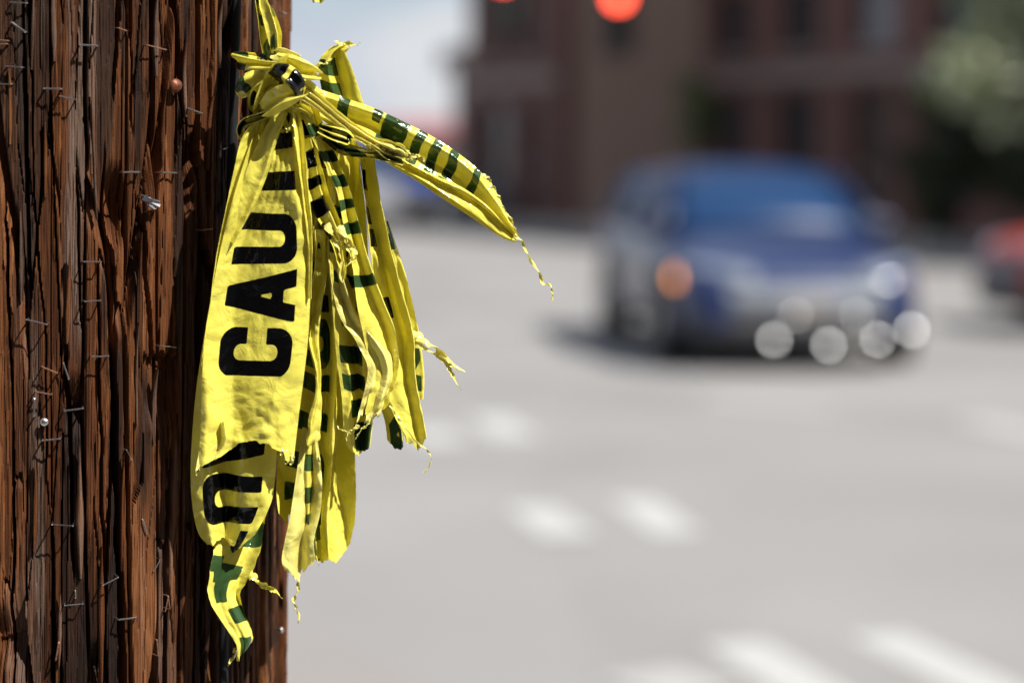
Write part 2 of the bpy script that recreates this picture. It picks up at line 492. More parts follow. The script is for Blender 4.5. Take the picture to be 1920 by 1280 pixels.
M['lens'] = simple('headlight_lens', (.13, .15, .19), .5, 0, .0, spec=.25)
M['amber'] = simple('amber_marker_lens', (.5, .14, .02), .6, 0, 0, emis=((1.0, .36, .10), 2.2))
M['plate'] = simple('licence_plate', (.2, .18, .17), .6, noise=(30, .1))
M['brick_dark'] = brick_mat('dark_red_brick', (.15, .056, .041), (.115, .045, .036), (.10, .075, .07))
M['brick_sunlit'] = brick_mat('sunlit_tan_brick', (.40, .25, .19), (.34, .22, .165), (.34, .27, .23))  # tan made paler to stand for sun on the shaded side wall
M['brick_gray'] = brick_mat('grey_brown_brick', (.17, .115, .105), (.14, .10, .095), (.2, .18, .17))
M['stone'] = simple('pale_stone_band', (.21, .165, .15), .8, noise=(6, .12))
M['frame'] = simple('dark_window_frame', (.03, .03, .032), .5)
M['pane'] = simple('window_pane', (.02, .027, .033), .06, 0, 0, spec=1.0)
M['pane_teal'] = simple('teal_shop_pane', (.05, .085, .085), .1, 0, 0, spec=1.0)
M['pane_grey'] = simple('pale_blind_pane', (.17, .17, .19), .25, 0, 0, spec=.8)
M['door'] = simple('dark_door', (.045, .025, .018), .5)
M['awning'] = simple('red_awning', (.22, .07, .075), .8, noise=(9, .15))
M['roof'] = simple('dark_roof', (.05, .045, .045), .8)
M['sig'] = simple('signal_housing', (.04, .04, .038), .5)
M['sig_red'] = simple('lit_red_lens', (.5, .02, .01), .4, emis=((1.0, .085, .04), 7.0))
M['sig_off'] = simple('dark_lens', (.03, .03, .02), .2)
M['galv'] = simple('galvanised_steel', (.28, .28, .28), .5, .6)
M['bark'] = simple('tree_bark', (.06, .045, .035), .9, noise=(14, .3), bump=.4)
def leaf_mat(name, c1, c2, tr):
    m, nt, N, L, P = new_mat(name)
    out = N['Material Output']
    oi = N.new('ShaderNodeTexCoord'); nz = N.new('ShaderNodeTexNoise'); nz.inputs['Scale'].default_value = 4.0
    L.new(oi.outputs['Object'], nz.inputs['Vector'])
    rp = N.new('ShaderNodeValToRGB'); rp.color_ramp.elements[0].color = (*c1, 1); rp.color_ramp.elements[1].color = (*c2, 1)
    rp.color_ramp.elements[0].position = .35; rp.color_ramp.elements[1].position = .65
    L.new(nz.outputs['Fac'], rp.inputs['Fac']); L.new(rp.outputs['Color'], P.inputs['Base Color'])
    P.inputs['Roughness'].default_value = .45
    t = N.new('ShaderNodeBsdfTranslucent'); t.inputs['Color'].default_value = (*tr, 1)
    mx = N.new('ShaderNodeMixShader'); mx.inputs[0].default_value = .3
    L.new(P.outputs[0], mx.inputs[1]); L.new(t.outputs[0], mx.inputs[2]); L.new(mx.outputs[0], out.inputs['Surface'])
    return m
M['leaf'] = leaf_mat('green_leaves', (.05, .085, .025), (.12, .16, .06), (.12, .2, .03))
M['leaf_pale'] = leaf_mat('pale_mottled_leaves', (.10, .135, .05), (.62, .62, .48), (.2, .28, .08))  # leaf colour mottled from green to near white by noise
M['leaf_dark'] = leaf_mat('dark_evergreen_leaves', (.018, .026, .010), (.045, .055, .02), (.03, .05, .01))

# ------------------------------------------------------------------ setting: ground, road, pavements
tag(MB().box(-700, 700, -300, 1800, -0.6, -0.05).build('ground', M['ground']), kind='structure')
def sheet(name, pts, z, mat, kind=None, parent=None):
    return mesh_obj(name, [(p[0], p[1], z) for p in pts], [tuple(range(len(pts)))], mat, parent)
road = sheet('road', [(-120, 3.2), (120, 3.2), (120, 220), (-120, 220)], 0.0, M['road'])
tag(road, kind='structure')

# facade line of the street running from near right to far left
E = Vector((-.388, .922, 0)); NN = Vector((-.922, -.388, 0)); F0 = Vector((6.6, 40.6, 0))
def FP(t, off, z=0.0):
    p = F0 + E * t + NN * off
    return Vector((p.x, p.y, z))

def slab(name, pts, z0, z1, mat, parent=None, bevel=0.0):
    n = len(pts)
    v = [(p[0], p[1], z0) for p in pts] + [(p[0], p[1], z1) for p in pts]
    f = [tuple(range(n))[::-1], tuple(range(n, 2 * n))] + [(i, (i + 1) % n, n + (i + 1) % n, n + i) for i in range(n)]
    o = mesh_obj(name, v, f, mat, parent)
    if bevel:
        b = o.modifiers.new('bevel', 'BEVEL'); b.width = bevel; b.segments = 2
    return o
sw = slab('sidewalk', [FP(-30, 3.85), FP(30, 3.85), FP(30, -12), FP(-30, -12)], -0.04, 0.13, M['walk'])
tag(sw, kind='structure')
kb = slab('kerb', [FP(-30, 4.0), FP(30, 4.0), FP(30, 3.852), FP(-30, 3.852)], -0.04, 0.125, M['kerb'], None, .015)
tag(kb, kind='structure')
near = slab('near_sidewalk', [(-60, -40), (60, -40), (60, 4.3), (1.2, 5.0), (-0.75, 6.6), (-3.0, 7.9), (-60, 9.5)], -0.04, 0.10, M['walk'])
tag(near, kind='structure')
ramp = slab('kerb_ramp', [gp(-500, 1130).to_tuple(), gp(420, 1130).to_tuple(), gp(640, 1215).to_tuple(), gp(860, 1330).to_tuple(), gp(860, 1500).to_tuple(), gp(-500, 1500).to_tuple()], 0.004, 0.020, M['redwalk'])
tag(ramp, kind='structure')

# painted road markings: straight strokes of worn thermoplastic, ends projected from image pixels onto the road
def stroke(name, a, b, w, mat, z):
    a = gp(*a); b = gp(*b)
    d = (b - a); d.z = 0; d.normalize()
    s = Vector((-d.y, d.x, 0)) * (w / 2)
    n = 10; v = []; f = []
    for i in range(n + 1):
        p = a.lerp(b, i / n); j = (random.random() - .5) * .03
        v += [(p.x + s.x * (1 + j), p.y + s.y * (1 + j), z), (p.x - s.x * (1 - j), p.y - s.y * (1 - j), z)]
    for i in range(n): f.append((2 * i, 2 * i + 1, 2 * i + 3, 2 * i + 2))
    return mesh_obj(name, v, f, mat, road)
marks = [((914, 782), (972, 822), .25), ((800, 806), (832, 832), .25), ((992, 950), (1070, 1006), .23),
         ((1184, 936), (1272, 1002), .22), ((1375, 1205), (1600, 1345), .215), ((1640, 1190), (1960, 1345), .215)]
for a, b, w in marks: stroke('road_marking', a, b, w, M['paint'], .004)
stroke('road_marking', (1815, 785), (2100, 850), .32, M['paint_faint'], .0042)
stroke('road_marking', (1330, 748), (1560, 770), .25, M['paint_faint'], .0044)
stroke('road_marking', (1190, 1262), (1330, 1300), .30, M['paint_faint'], .0046)

# ------------------------------------------------------------------ buildings
def frame_fn(o, ex, en):
    """local facade frame: s along, off outwards, z up"""
    def f(s, off, z): return (o.x + ex.x * s + en.x * off, o.y + ex.y * s + en.y * off, z)
    return f

def wall_with_openings(f, s0, s1, z0, z1, openings, thick, mat, name, parent):
    """solid wall with real openings, made from rectangular blocks round the holes"""
    xs = sorted({s0, s1, *[o[0] for o in openings], *[o[1] for o in openings]})
    zs = sorted({z0, z1, *[o[2] for o in openings], *[o[3] for o in openings]})
    mb = MB()
    idx = {}
    def vid(s, off, z):
        k = (round(s, 4), round(off, 4), round(z, 4))
        if k not in idx:
            idx[k] = len(mb.v); mb.v.append(f(s, off, z))
        return idx[k]
    def solid(i, j):
        if i < 0 or j < 0 or i >= len(xs) - 1 or j >= len(zs) - 1: return False
        cs = (xs[i] + xs[i + 1]) / 2; cz = (zs[j] + zs[j + 1]) / 2
        return not any(o[0] < cs < o[1] and o[2] < cz < o[3] for o in openings)
    for i in range(len(xs) - 1):
        for j in range(len(zs) - 1):
            if not solid(i, j): continue
            a, b, c, d = xs[i], xs[i + 1], zs[j], zs[j + 1]
            mb.f.append((vid(a, 0, c), vid(b, 0, c), vid(b, 0, d), vid(a, 0, d)))
            mb.f.append((vid(a, -thick, c), vid(a, -thick, d), vid(b, -thick, d), vid(b, -thick, c)))
            if not solid(i - 1, j): mb.f.append((vid(a, 0, c), vid(a, 0, d), vid(a, -thick, d), vid(a, -thick, c)))
            if not solid(i + 1, j): mb.f.append((vid(b, 0, c), vid(b, -thick, c), vid(b, -thick, d), vid(b, 0, d)))
            if not solid(i, j - 1): mb.f.append((vid(a, 0, c), vid(a, -thick, c), vid(b, -thick, c), vid(b, 0, c)))
            if not solid(i, j + 1): mb.f.append((vid(a, 0, d), vid(b, 0, d), vid(b, -thick, d), vid(a, -thick, d)))
    return mb.build(name, mat, parent)

def fbox(f, s0, s1, o0, o1, z0, z1, name, mat, parent):
    v = [f(s0, o0, z0), f(s1, o0, z0), f(s1, o1, z0), f(s0, o1, z0), f(s0, o0, z1), f(s1, o0, z1), f(s1, o1, z1), f(s0, o1, z1)]
    q = [(0, 3, 2, 1), (4, 5, 6, 7), (0, 1, 5, 4), (1, 2, 6, 5), (2, 3, 7, 6), (3, 0, 4, 7)]
    return mesh_obj(name, v, q, mat, parent)

def window(f, s0, s1, z0, z1, pane, parent, sill=True, nm='window'):
    """> frame bars as the part, its pane and sill as sub-parts"""
    mb = MB()
    def add(a, b, c, d):
        k = len(mb.v)
        mb.v += [f(a, -.16, c), f(b, -.16, c), f(b, -.24, c), f(a, -.24, c), f(a, -.16, d), f(b, -.16, d), f(b, -.24, d), f(a, -.24, d)]
        mb.f += [tuple(k + i for i in q) for q in ((0, 3, 2, 1), (4, 5, 6, 7), (0, 1, 5, 4), (1, 2, 6, 5), (2, 3, 7, 6), (3, 0, 4, 7))]
    t = .06
    add(s0, s0 + t, z0, z1); add(s1 - t, s1, z0, z1); add(s0 + t, s1 - t, z0, z0 + t); add(s0 + t, s1 - t, z1 - t, z1)
    zm = (z0 + z1) / 2
    add(s0 + t, s1 - t, zm - .025, zm + .025)
    w = mb.build(nm, M['frame'], parent)
    fbox(f, s0 + .03, s1 - .03, -.215, -.195, z0 + .03, z1 - .03, 'pane', pane, w)
    if sill:
        fbox(f, s0 - .08, s1 + .08, -.1, .09, z0 - .12, z0 - .002, 'sill', M['stone'], w)
    return w

def building(name, label, o, length, height, depth, mat, openings, en=NN, ex=E, cornice=True, side_mat=None, bands=()):
    root = empty(name, (o.x, o.y, 0)); tag(root, label, 'building')
    z = Vector((0, 0, 0))
    f = frame_fn(z, ex, en)
    ops = [w[:4] for w in openings]
    wall_with_openings(f, 0, length, .1, height, ops, .35, mat, 'wall', root)
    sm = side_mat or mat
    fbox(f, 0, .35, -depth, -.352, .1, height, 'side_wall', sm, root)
    fbox(f, length - .35, length, -depth, -.352, .1, height, 'side_wall', mat, root)
    fbox(f, .352, length - .352, -depth, -depth + .35, .1, height, 'rear_wall', mat, root)
    fbox(f, .02, length - .02, -depth + .02, -.02, height + .002, height + .12, 'roof', M['roof'], root)
    fbox(f, .352, length - .352, -depth + .352, -1.4, .12, height - .05, 'interior_core', M['frame'], root)
    if cornice:
        fbox(f, -.15, length + .15, .002, .28, height - .35, height + .13, 'cornice', M['stone'], root)
    for (a, b, c, d) in bands:
        fbox(f, a, b, .002, .07, c, d, 'stone_band', M['stone'], root)
    for w in openings:
        kind = w[4]
        if kind == 'door':
            d = fbox(f, w[0] + .02, w[1] - .02, -.26, -.2, w[2] + .02, w[3] - .02, 'door', M['door'], root)
            fbox(f, w[1] - .2, w[1] - .14, -.2, -.14, 1.0, 1.25, 'handle', M['chrome'], d)
        else:
            window(f, w[0], w[1], w[2], w[3], M[kind], root, sill=(w[2] > .7), nm='window')
    return root

# near right building (off 0), from t=-16 to 7.5
ops1 = []
t = .9
kinds = ['pane', 'pane', 'pane_teal', 'pane', 'pane_grey', 'pane_teal', 'pane']
for i in range(9):
    s0 = 1.2 + i * 2.55
    ops1.append((s0, s0 + 1.35, .65 if i % 3 else .14, 2.55, 'door' if i % 3 == 0 else kinds[i % 7]))
    ops1.append((s0 - .1, s0 + 1.25, 3.3, 4.5, ['pane_grey', 'pane', 'pane'][i % 3]))
building('brick_building', 'dark red brick building with tall upper windows behind the blue car', FP(-16, 0), 23.45, 15.0, 9,
         M['brick_dark'], ops1, bands=[(0, 23.45, 2.75, 3.0)])
# corner building set forward, its tan side brick lightened in place of sunlight
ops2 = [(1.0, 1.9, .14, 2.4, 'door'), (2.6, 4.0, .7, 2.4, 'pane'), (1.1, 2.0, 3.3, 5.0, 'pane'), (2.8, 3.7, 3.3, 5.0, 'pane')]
building('corner_building', 'dark brown corner building with a tan side wall coloured as if sunlit', FP(7.5, 3.0), 4.7, 8.6, 9,
         M['brick_dark'], ops2, side_mat=M['brick_sunlit'], bands=[(0, 4.7, 2.75, 3.0)])
ops3 = [(.5, 1.5, .7, 2.2, 'pane'), (2.1, 3.0, .14, 2.3, 'door')]
building('low_building', 'low dark shop at the far left end of the brick row', FP(12.21, 2.0), 3.4, 3.6, 7,
         M['brick_gray'], ops3)
# unseen building added behind the viewpoint, blocks low sky light to deepen shadows
opn = []
for i in range(6):
    opn.append((1.0 + 4 * i, 3.6 + 4 * i, .75, 2.7, 'pane')); opn.append((1.4 + 4 * i, 3.2 + 4 * i, 4.2, 6.2, 'pane'))
building('sky_blocker', 'unseen dark brick block added behind the viewpoint to hold back sky light', Vector((12.5, -4.2, 0)), 25.0, 8.5, 8, M['brick_dark'], opn, en=Vector((0, 1, 0)), ex=Vector((-1, 0, 0)))

# far houses and a hedge on the left, beyond the crossing
def house(name, label, X, Y, w, d, h, wallm, roofm, rh):
    root = empty(name, (X, Y, 0)); tag(root, label, 'house')
    f = frame_fn(Vector((0, 0, 0)), Vector((1, 0, 0)), Vector((0, -1, 0)))
    op = [(.8, 1.9, .9, 2.0, 'pane'), (w - 2.0, w - .9, .9, 2.0, 'pane')]
    wall_with_openings(f, 0, w, -.02, h, [o[:4] for o in op], .3, wallm, 'wall', root)
    fbox(f, 0, .3, -d, -.302, -.02, h, 'side_wall', wallm, root); fbox(f, w - .3, w, -d, -.302, -.02, h, 'side_wall', wallm, root)
    fbox(f, .302, w - .302, -d, -d + .3, -.02, h, 'rear_wall', wallm, root)
    v = [(-.3, -.3, h), (w + .3, -.3, h), (w + .3, d + .3, h), (-.3, d + .3, h), (-.3, d / 2, h + rh), (w + .3, d / 2, h + rh)]
    mesh_obj('roof', v, [(0, 1, 5, 4), (2, 3, 4, 5), (0, 4, 3), (1, 2, 5), (0, 3, 2, 1)], roofm, root)
    for o in op: window(f, *o[:4], M[o[4]], root)
house('far_house', 'small far house with a dull red roof left of the brick row', -5.6, 96, 3.6, 6, 1.9, M['brick_gray'], M['awning'], .7)
house('far_house', 'low grey far house with dark roof beside the red roofed one', -16.5, 96, 8, 6, 1.6, M['stone'], M['roof'], .8)

# ------------------------------------------------------------------ trees
def leaves_obj(name, centre_fn, n, size, mat, parent, seed):
    r = np.random.default_rng(seed)
    C = centre_fn(n, r)
    a = r.normal(size=(n, 3)); a /= np.linalg.norm(a, axis=1)[:, None]
    b = np.cross(a, r.normal(size=(n, 3))); b /= np.linalg.norm(b, axis=1)[:, None]
    s = size * (.6 + .8 * r.random(n))[:, None]
    V = np.stack([C - a * s, C + b * s * .45, C + a * s, C - b * s * .45], 1).reshape(-1, 3)
    F = np.arange(4 * n).reshape(-1, 4)
    return np_mesh(name, V, F, [mat], smooth_shade=False, parent=parent)

def clumps(cs, rs):
    cs = np.array(cs, float); rs = np.array(rs, float)
    def fn(n, r):
        k = r.integers(0, len(cs), n)
        d = r.normal(size=(n, 3)); d /= np.linalg.norm(d, axis=1)[:, None]
        rad = rs[k] * (r.random(n) ** .45)
        return cs[k] + d * rad[:, None] * np.array([1, 1, .85])
    return fn

def tree(name, label, X, Y, trunk_h, crown, rr, mat, n, size, seed, zb=.12):
    r = random.Random(seed)
    root = empty(name, (X, Y, zb)); tag(root, label, 'tree')
    mb = MB()
    mb.tube([(0, 0, -.1), (.03, .02, trunk_h * .5), (-.04, .05, trunk_h)], [.13, .1, .075], 9)
    cs = []
    for c in crown:
        mb.tube([(-.04, .05, trunk_h * .85), (c[0] * .5, c[1] * .5, (trunk_h + c[2]) / 2), c], [.055, .035, .012], 6)
        cs.append(c)
        for k in range(3):
            cs.append((c[0] + r.uniform(-.5, .5) * rr, c[1] + r.uniform(-.5, .5) * rr, c[2] + r.uniform(-.5, .5) * rr))
    mb.build('trunk', M['bark'], root, True)
    leaves_obj('crown', clumps(cs, [rr * r.uniform(.35, .75) for _ in cs]), n, size, mat, root, seed)
    return root
p = at(1800, 60, 31.0)
tree('street_tree', 'pale leafed street tree at the right edge above the red car', 7.2, 31.5, 2.0,
     [(-1.0, -.2, 2.55), (-.3, -.5, 3.2), (.4, .2, 3.6), (.9, -.4, 2.9), (-.7, .3, 3.5), (0, 0, 4.2), (-.9, .1, 4.3), (.6, .2, 4.8), (-.3, 0, 5.2)], .95, M['leaf_pale'], 4200, .13, 3)
tree('street_tree', 'thin green young tree against the tan wall behind the blue car', 3.35, 43.4, 1.1,
     [(-.05, 0, 1.6), (.1, .1, 2.1), (-.1, 0, 2.5)], .42, M['leaf'], 1500, .06, 5)
def shrub(name, label, X, Y, w, d, h, mat, n, seed, zb=.12, size=.07):
    root = empty(name, (X, Y, zb)); tag(root, label, 'shrub')
    r = random.Random(seed)
    mb = MB()
    for k in range(6):
        a = r.uniform(0, 6.28); mb.tube([(0, 0, -.05), (math.cos(a) * w * .2, math.sin(a) * d * .2, h * .4), (math.cos(a) * w * .35, math.sin(a) * d * .35, h * .8)], [.03, .02, .008], 5)
    mb.build('stem', M['bark'], root)
    cs = [(r.uniform(-.38, .38) * w, r.uniform(-.38, .38) * d, r.uniform(.15, .85) * h) for _ in range(14)]
    leaves_obj('foliage', clumps(cs, [min(w, d, h) * r.uniform(.22, .4) for _ in cs]), n, size, mat, root, seed)
shrub('evergreen_shrub', 'tall dark evergreen shrub under the pale street tree', 6.35, 34.6, 1.6, 1.4, 2.7, M['leaf_dark'], 5000, 21)
shrub('evergreen_shrub', 'dark evergreen shrub at the right edge behind the red car', 7.45, 33.2, 1.7, 1.4, 2.4, M['leaf_dark'], 5000, 22)
shrub('far_hedge', 'long low far hedge behind the parked cars on the left', -6.0, 78, 16, 2, 1.9, M['leaf_dark'], 9000, 23, 0.0, .12)

# ------------------------------------------------------------------ cars
def loft(sections, name, mat, parent, sub=2, close=True):
    n = len(sections[0]); v = [p for s in sections for p in s]; f = []
    for i in range(len(sections) - 1):
        for k in range(n - (0 if close else 1)):
            k2 = (k + 1) % n
            f.append((i * n + k, i * n + k2, (i + 1) * n + k2, (i + 1) * n + k))
    if close:
        f.append(tuple(range(n))); f.append(tuple(range((len(sections) - 1) * n, len(sections) * n))[::-1])
    o = mesh_obj(name, v, f, mat, parent, True)
    if sub:
        m = o.modifiers.new('subsurf', 'SUBSURF'); m.levels = sub; m.render_levels = sub
    bm = bmesh.new(); bm.from_mesh(o.data); bmesh.ops.recalc_face_normals(bm, faces=bm.faces); bm.to_mesh(o.data); bm.free()
    return o

def sheet_grid(rows, name, mat, parent, thick=.012):
    n = len(rows[0]); v = [p for r in rows for p in r]
    f = [(i * n + k, i * n + k + 1, (i + 1) * n + k + 1, (i + 1) * n + k) for i in range(len(rows) - 1) for k in range(n - 1)]
    o = mesh_obj(name, v, f, mat, parent, True)
    m = o.modifiers.new('solid', 'SOLIDIFY'); m.thickness = thick; m.offset = 0
    return o

def lathe_x(profile, n, cx, cyy, cz, sx):
    v = []; f = []
    for (x, r) in profile:
        for k in range(n):
            a = 2 * math.pi * k / n
            v.append((cx + sx * x, cyy + r * math.cos(a), cz + r * math.sin(a)))
    for i in range(len(profile) - 1):
        for k in range(n):
            k2 = (k + 1) % n
            f.append((i * n + k, i * n + k2, (i + 1) * n + k2, (i + 1) * n + k))
    return v, f

def dome(c, nrm, r, h, name, mat, parent, sq=1.0):
    nrm = Vector(nrm).normalized()
    a = nrm.cross(Vector((0, 0, 1))).normalized(); b = nrm.cross(a)
    v = []; f = []; nr, na = 6, 18
    for i in range(nr + 1):
        q = i / nr
        for k in range(na):
            t = 2 * math.pi * k / na
            v.append(tuple(Vector(c) + a * (r * q * math.cos(t)) + b * (r * sq * q * math.sin(t)) + nrm * (h * (1 - q * q))))
    for i in range(nr):
        for k in range(na):
            k2 = (k + 1) % na
            f.append((i * na + k, (i + 1) * na + k, (i + 1) * na + k2, i * na + k2))
    return mesh_obj(name, v, f, mat, parent, True)

def car(name, label, loc, yaw, paint, glints=False, roof=1.45):
    root = empty(name, loc, yaw); tag(root, label, 'car')
    hh = roof - 1.45
    def sec(y, hw, zb, zs, zt):
        h = [(0, zb), (hw * .86, zb), (hw * .97, zb + .1), (hw, (zb + zs) / 2), (hw * .985, zs - .03), (hw * .86, zs + .55 * (zt - zs)), (hw * .45, zt - .008), (0, zt)]
        pts = [(x, y, z) for x, z in h] + [(-x, y, z) for x, z in h[-2:0:-1]]
        return pts
    S = [(0.0, .60, .30, .56, .62), (.05, .76, .22, .66, .70), (.16, .85, .19, .70, .78), (.45, .90, .18, .75, .87), (.9, .905, .18, .82, .95), (1.2, .91, .18, .88, 1.0),
         (2.2, .915, .18, .93, 1.0), (3.4, .91, .18, .96, 1.02), (4.0, .895, .2, .97, 1.05), (4.35, .84, .26, .95, 1.02), (4.47, .7, .36, .86, .94)]
    loft([sec(*s) for s in S], 'body', paint, root, 2)
    # greenhouse: roof with pillars and glass panels
    def arc(y, hw, z, n=9, sag=.05):
        return [(hw * (2 * i / (n - 1) - 1), y + .10 * (2 * i / (n - 1) - 1) ** 2, z - sag * (2 * i / (n - 1) - 1) ** 2) for i in range(n)]
    zr = roof
    sheet_grid([arc(1.12, .76, .985, sag=.03), arc(1.40, .71, 1.14 + hh * .35), arc(1.66, .66, 1.285 + hh * .7), arc(1.92, .60, zr - .055)], 'windshield', M['glass'], root)
    loft([[(x, y, z + dz) for (x, y, z) in A] + [(x * .98, y, z + dz - .04) for (x, y, z) in A[::-1]] for A, dz in
          ((arc(1.90, .615, zr - .045), 0), (arc(2.3, .63, zr - .01), 0), (arc(2.8, .63, zr), 0), (arc(3.3, .61, zr - .035), 0), (arc(3.6, .58, zr - .10), 0))], 'roof', paint, root, 1)
    sheet_grid([arc(3.58, .565, zr - .105), arc(3.85, .64, 1.20 + hh * .4), arc(4.1, .70, 1.04)], 'rear_window', M['glass'], root)
    for sx in (-1, 1):
        for (y0, y1, yt0, yt1) in ((1.33, 2.35, 1.98, 2.42), (2.45, 3.72, 2.50, 3.48)):
            R = []
            for q in (0, .33, .66, 1):
                ya = y0 + (yt0 - y0) * q; yb = y1 + (yt1 - y1) * q
                z = .985 + (zr - .10 - .985) * q; x = .845 - (.845 - .635) * q ** 1.2
                R.append([(sx * x, ya + (yb - ya) * k / 4, z) for k in range(5)])
            sheet_grid(R, 'side_window', M['glass'], root)
        mb = MB()
        mb.tube([(sx * .80, 1.16, .98), (sx * .70, 1.60, 1.22 + hh * .5), (sx * .615, 1.97, zr - .075)], [.035, .03, .035], 8)
        mb.build('front_pillar', paint, root, True)
        MB().tube([(sx * .845, 2.40, .97), (sx * .64, 2.46, zr - .09)], [.04, .035], 8).build('middle_pillar', M['plastic'], root, True)
        MB().tube([(sx * .83, 3.80, .99), (sx * .72, 3.72, 1.2), (sx * .61, 3.55, zr - .10)], [.09, .075, .05], 8).build('rear_pillar', paint, root, True)
        # mirror
        mb = MB(); mb.box(min(sx * .86, sx * .99), max(sx * .86, sx * .99), 1.40, 1.50, .96, 1.06)
        mb.build('mirror', paint, root, True, bevel=.04)
        # headlight, wrapped round the corner
        R = []
        for q in range(5):
            u = q / 4
            x = .36 + .50 * u; y = .02 + .34 * u ** 2.2
            R.append([(sx * x, y - .02, .60 + .05 * u), (sx * x, y - .012 + .02, .665 + .06 * u), (sx * x * .99, y + .07, .725 + .06 * u)])
        hl = sheet_grid(R, 'headlight', M['lens'], root, .03)
        dome((sx * .845, .37, .66), (sx * .8, -.6, .1), .075, .03, 'turn_signal', M['amber'], hl)
        # wheels in dark arches
        for yw in (.86, 3.48):
            v, f = lathe_x([(-.02, .02), (-.02, .39), (.04, .405), (.045, .375), (.03, .36)], 28, sx * .885, yw, .335, sx)
            mesh_obj('wheel_arch', v, f, M['plastic'], root, True)
            w = empty('wheel', (sx * .915, yw, .325)); w.parent = root
            v, f = lathe_x([(-.18, .20), (-.18, .30), (-.15, .322), (-.01, .322), (.025, .295), (.02, .21)], 32, 0, 0, 0, sx)
            mesh_obj('tyre', v, f, M['tyre'], w, True)
            v, f = lathe_x([(.0, .02), (.012, .05), (.0, .07)], 20, 0, 0, 0, sx)
            mb = MB(); mb.v = v; mb.f = f
            for k in range(10):
                a = 2 * math.pi * k / 10
                c, s = math.cos(a), math.sin(a)
                b = len(mb.v)
                for (r_, ww) in ((.06, .022), (.215, .016)):
                    for e in (-1, 1):
                        mb.v.append((sx * .004, r_ * c - e * ww * s, r_ * s + e * ww * c))
                mb.f.append((b, b + 1, b + 3, b + 2))
            v2, f2 = lathe_x([(.012, .20), (.02, .215), (-.02, .22)], 32, 0, 0, 0, sx)
            b = len(mb.v); mb.v += v2; mb.f += [tuple(i + b for i in q) for q in f2]
            mb.build('rim', M['rim'], w, True)
    # front: grille, lower intake, plate
    def strip(x0, y_, z0, z1, nm, mat, curve=.1, n=9, yoff=0):
        R = [[(x0 * (2 * i / (n - 1) - 1), y_ + curve * (2 * i / (n - 1) - 1) ** 2 + yoff * (z - z0), z) for i in range(n)] for z in (z0, (z0 + z1) / 2, z1)]
        return sheet_grid(R, nm, mat, root, .02)
    strip(.70, -.035, .403, .60, 'grille', M['silver'], .10)
    strip(.82, -.025, .22, .40, 'lower_intake', M['plastic'], .115)
    strip(.60, -.02, .205, .245, 'bumper_lip', M['silver'], .10)
    strip(.52, -.03, .583, .612, 'grille_bar', M['silver'], .06)
    MB().box(-.16, .16, -.062, -.042, .43, .53).build('licence_plate', M['plate'], root)
    MB().box(-.16, .16, 4.475, 4.49, .62, .72).build('licence_plate', M['plate'], root)
    for sx in (-1, 1):
        MB().box(min(sx * .5, sx * .82), max(sx * .5, sx * .82), 4.33, 4.42, .78, .92).build('tail_light', simple('tail_lens', (.35, .01, .01), .2), root, bevel=.02)
    if glints:
        # added chrome domes, tilted between sun and camera to make the bumper glints
        for (x, y, z, r) in ((-.25, -.07, .245, .0235), (.14, -.075, .205, .0235), (.50, -.045, .24, .0225), (.76, .015, .30, .0245), (-.10, -.085, .415, .0165), (.34, -.075, .415, .0165)):
            dome((x, y, z), (.14, -.84, .52), r, .003, 'glint_dome', M['chrome'], root)
    return root

g = gp(1512, 700)
car('blue_car', 'blue car with bright spots along its front bumper, driving towards the pole', (g.x, g.y, 0), math.radians(6), M['blue'], True, 1.47)
car('red_car', 'red car cut off by the right edge beside the blue car', (4.22, 21.0, 0), math.radians(-82), M['red'])
g = gp(775, 432)
car('white_car', 'white parked car far off, just right of the hanging tape', (g.x - .2, g.y, 0), math.radians(35), M['white'])
g = gp(900, 396)
car('dark_blue_van', 'deep blue van far off behind the white parked car', (g.x, g.y + 1.5, 0), math.radians(90), M['navy'], False, 1.95)
g = gp(905, 424)
car('dark_car', 'dark parked car in front of the low shop', (g.x, g.y + 1, 0), math.radians(-25), M['plastic'])

# ------------------------------------------------------------------ traffic signals over the far side of the crossing
def signal(name, label, px, py, Y):
    c = at(px, py, Y)
    root = empty(name, (c.x, c.y, c.z)); tag(root, label, 'traffic light', 'red traffic lights over the crossing')
    MB().box(-.19, .19, .0, .2, -.95, .22).build('housing', M['sig'], root, bevel=.03)
    MB().box(-.30, .30, .205, .22, -1.06, .33).build('backplate', M['sig'], root, bevel=.02)
    for i, m in enumerate(('sig_red', 'sig_off', 'sig_off')):
        z = -.36 * i
        ln = dome((0, -.002, z), (0, -1, .0001), .15, .03, 'lens', M[m], root)
        v = []; f = []
        for k in range(13):
            a = math.radians(-20 + 220 * k / 12)
            v += [(.165 * math.cos(a), -.002, z + .165 * math.sin(a)), (.165 * math.cos(a), -.22, z + .165 * math.sin(a) + .0)]
        for k in range(12): f.append((2 * k, 2 * k + 1, 2 * k + 3, 2 * k + 2))
        vz = mesh_obj('visor', v, f, M['sig'], root, True)
        s = vz.modifiers.new('solid', 'SOLIDIFY'); s.thickness = .01
    MB().tube([(0, .1, .22), (0, .1, .95)], .03, 8).build('hanger', M['galv'], root, True)
    return c
c1 = signal('traffic_signal', 'red traffic light hanging higher up above the blue car', 1160, -6, 44.0)
c2 = signal('traffic_signal', 'red traffic light at the top edge beside the sky', 944, -44, 44.0)
ms = empty('signal_mast', (-6.5, 44.1, 0)); tag(ms, 'steel signal mast with a long arm above the crossing', 'mast')
MB().tube([(0, 0, -.02), (0, 0, 3), (0, 0, 6.2)], [.14, .12, .10], 12).build('post', M['galv'], ms, True)
MB().tube([(0, 0, c1.z + 1.05), (4, 0, c1.z + 1.02), (9.2, 0, c1.z + .98)], [.085, .07, .05], 10).build('arm', M['galv'], ms, True)

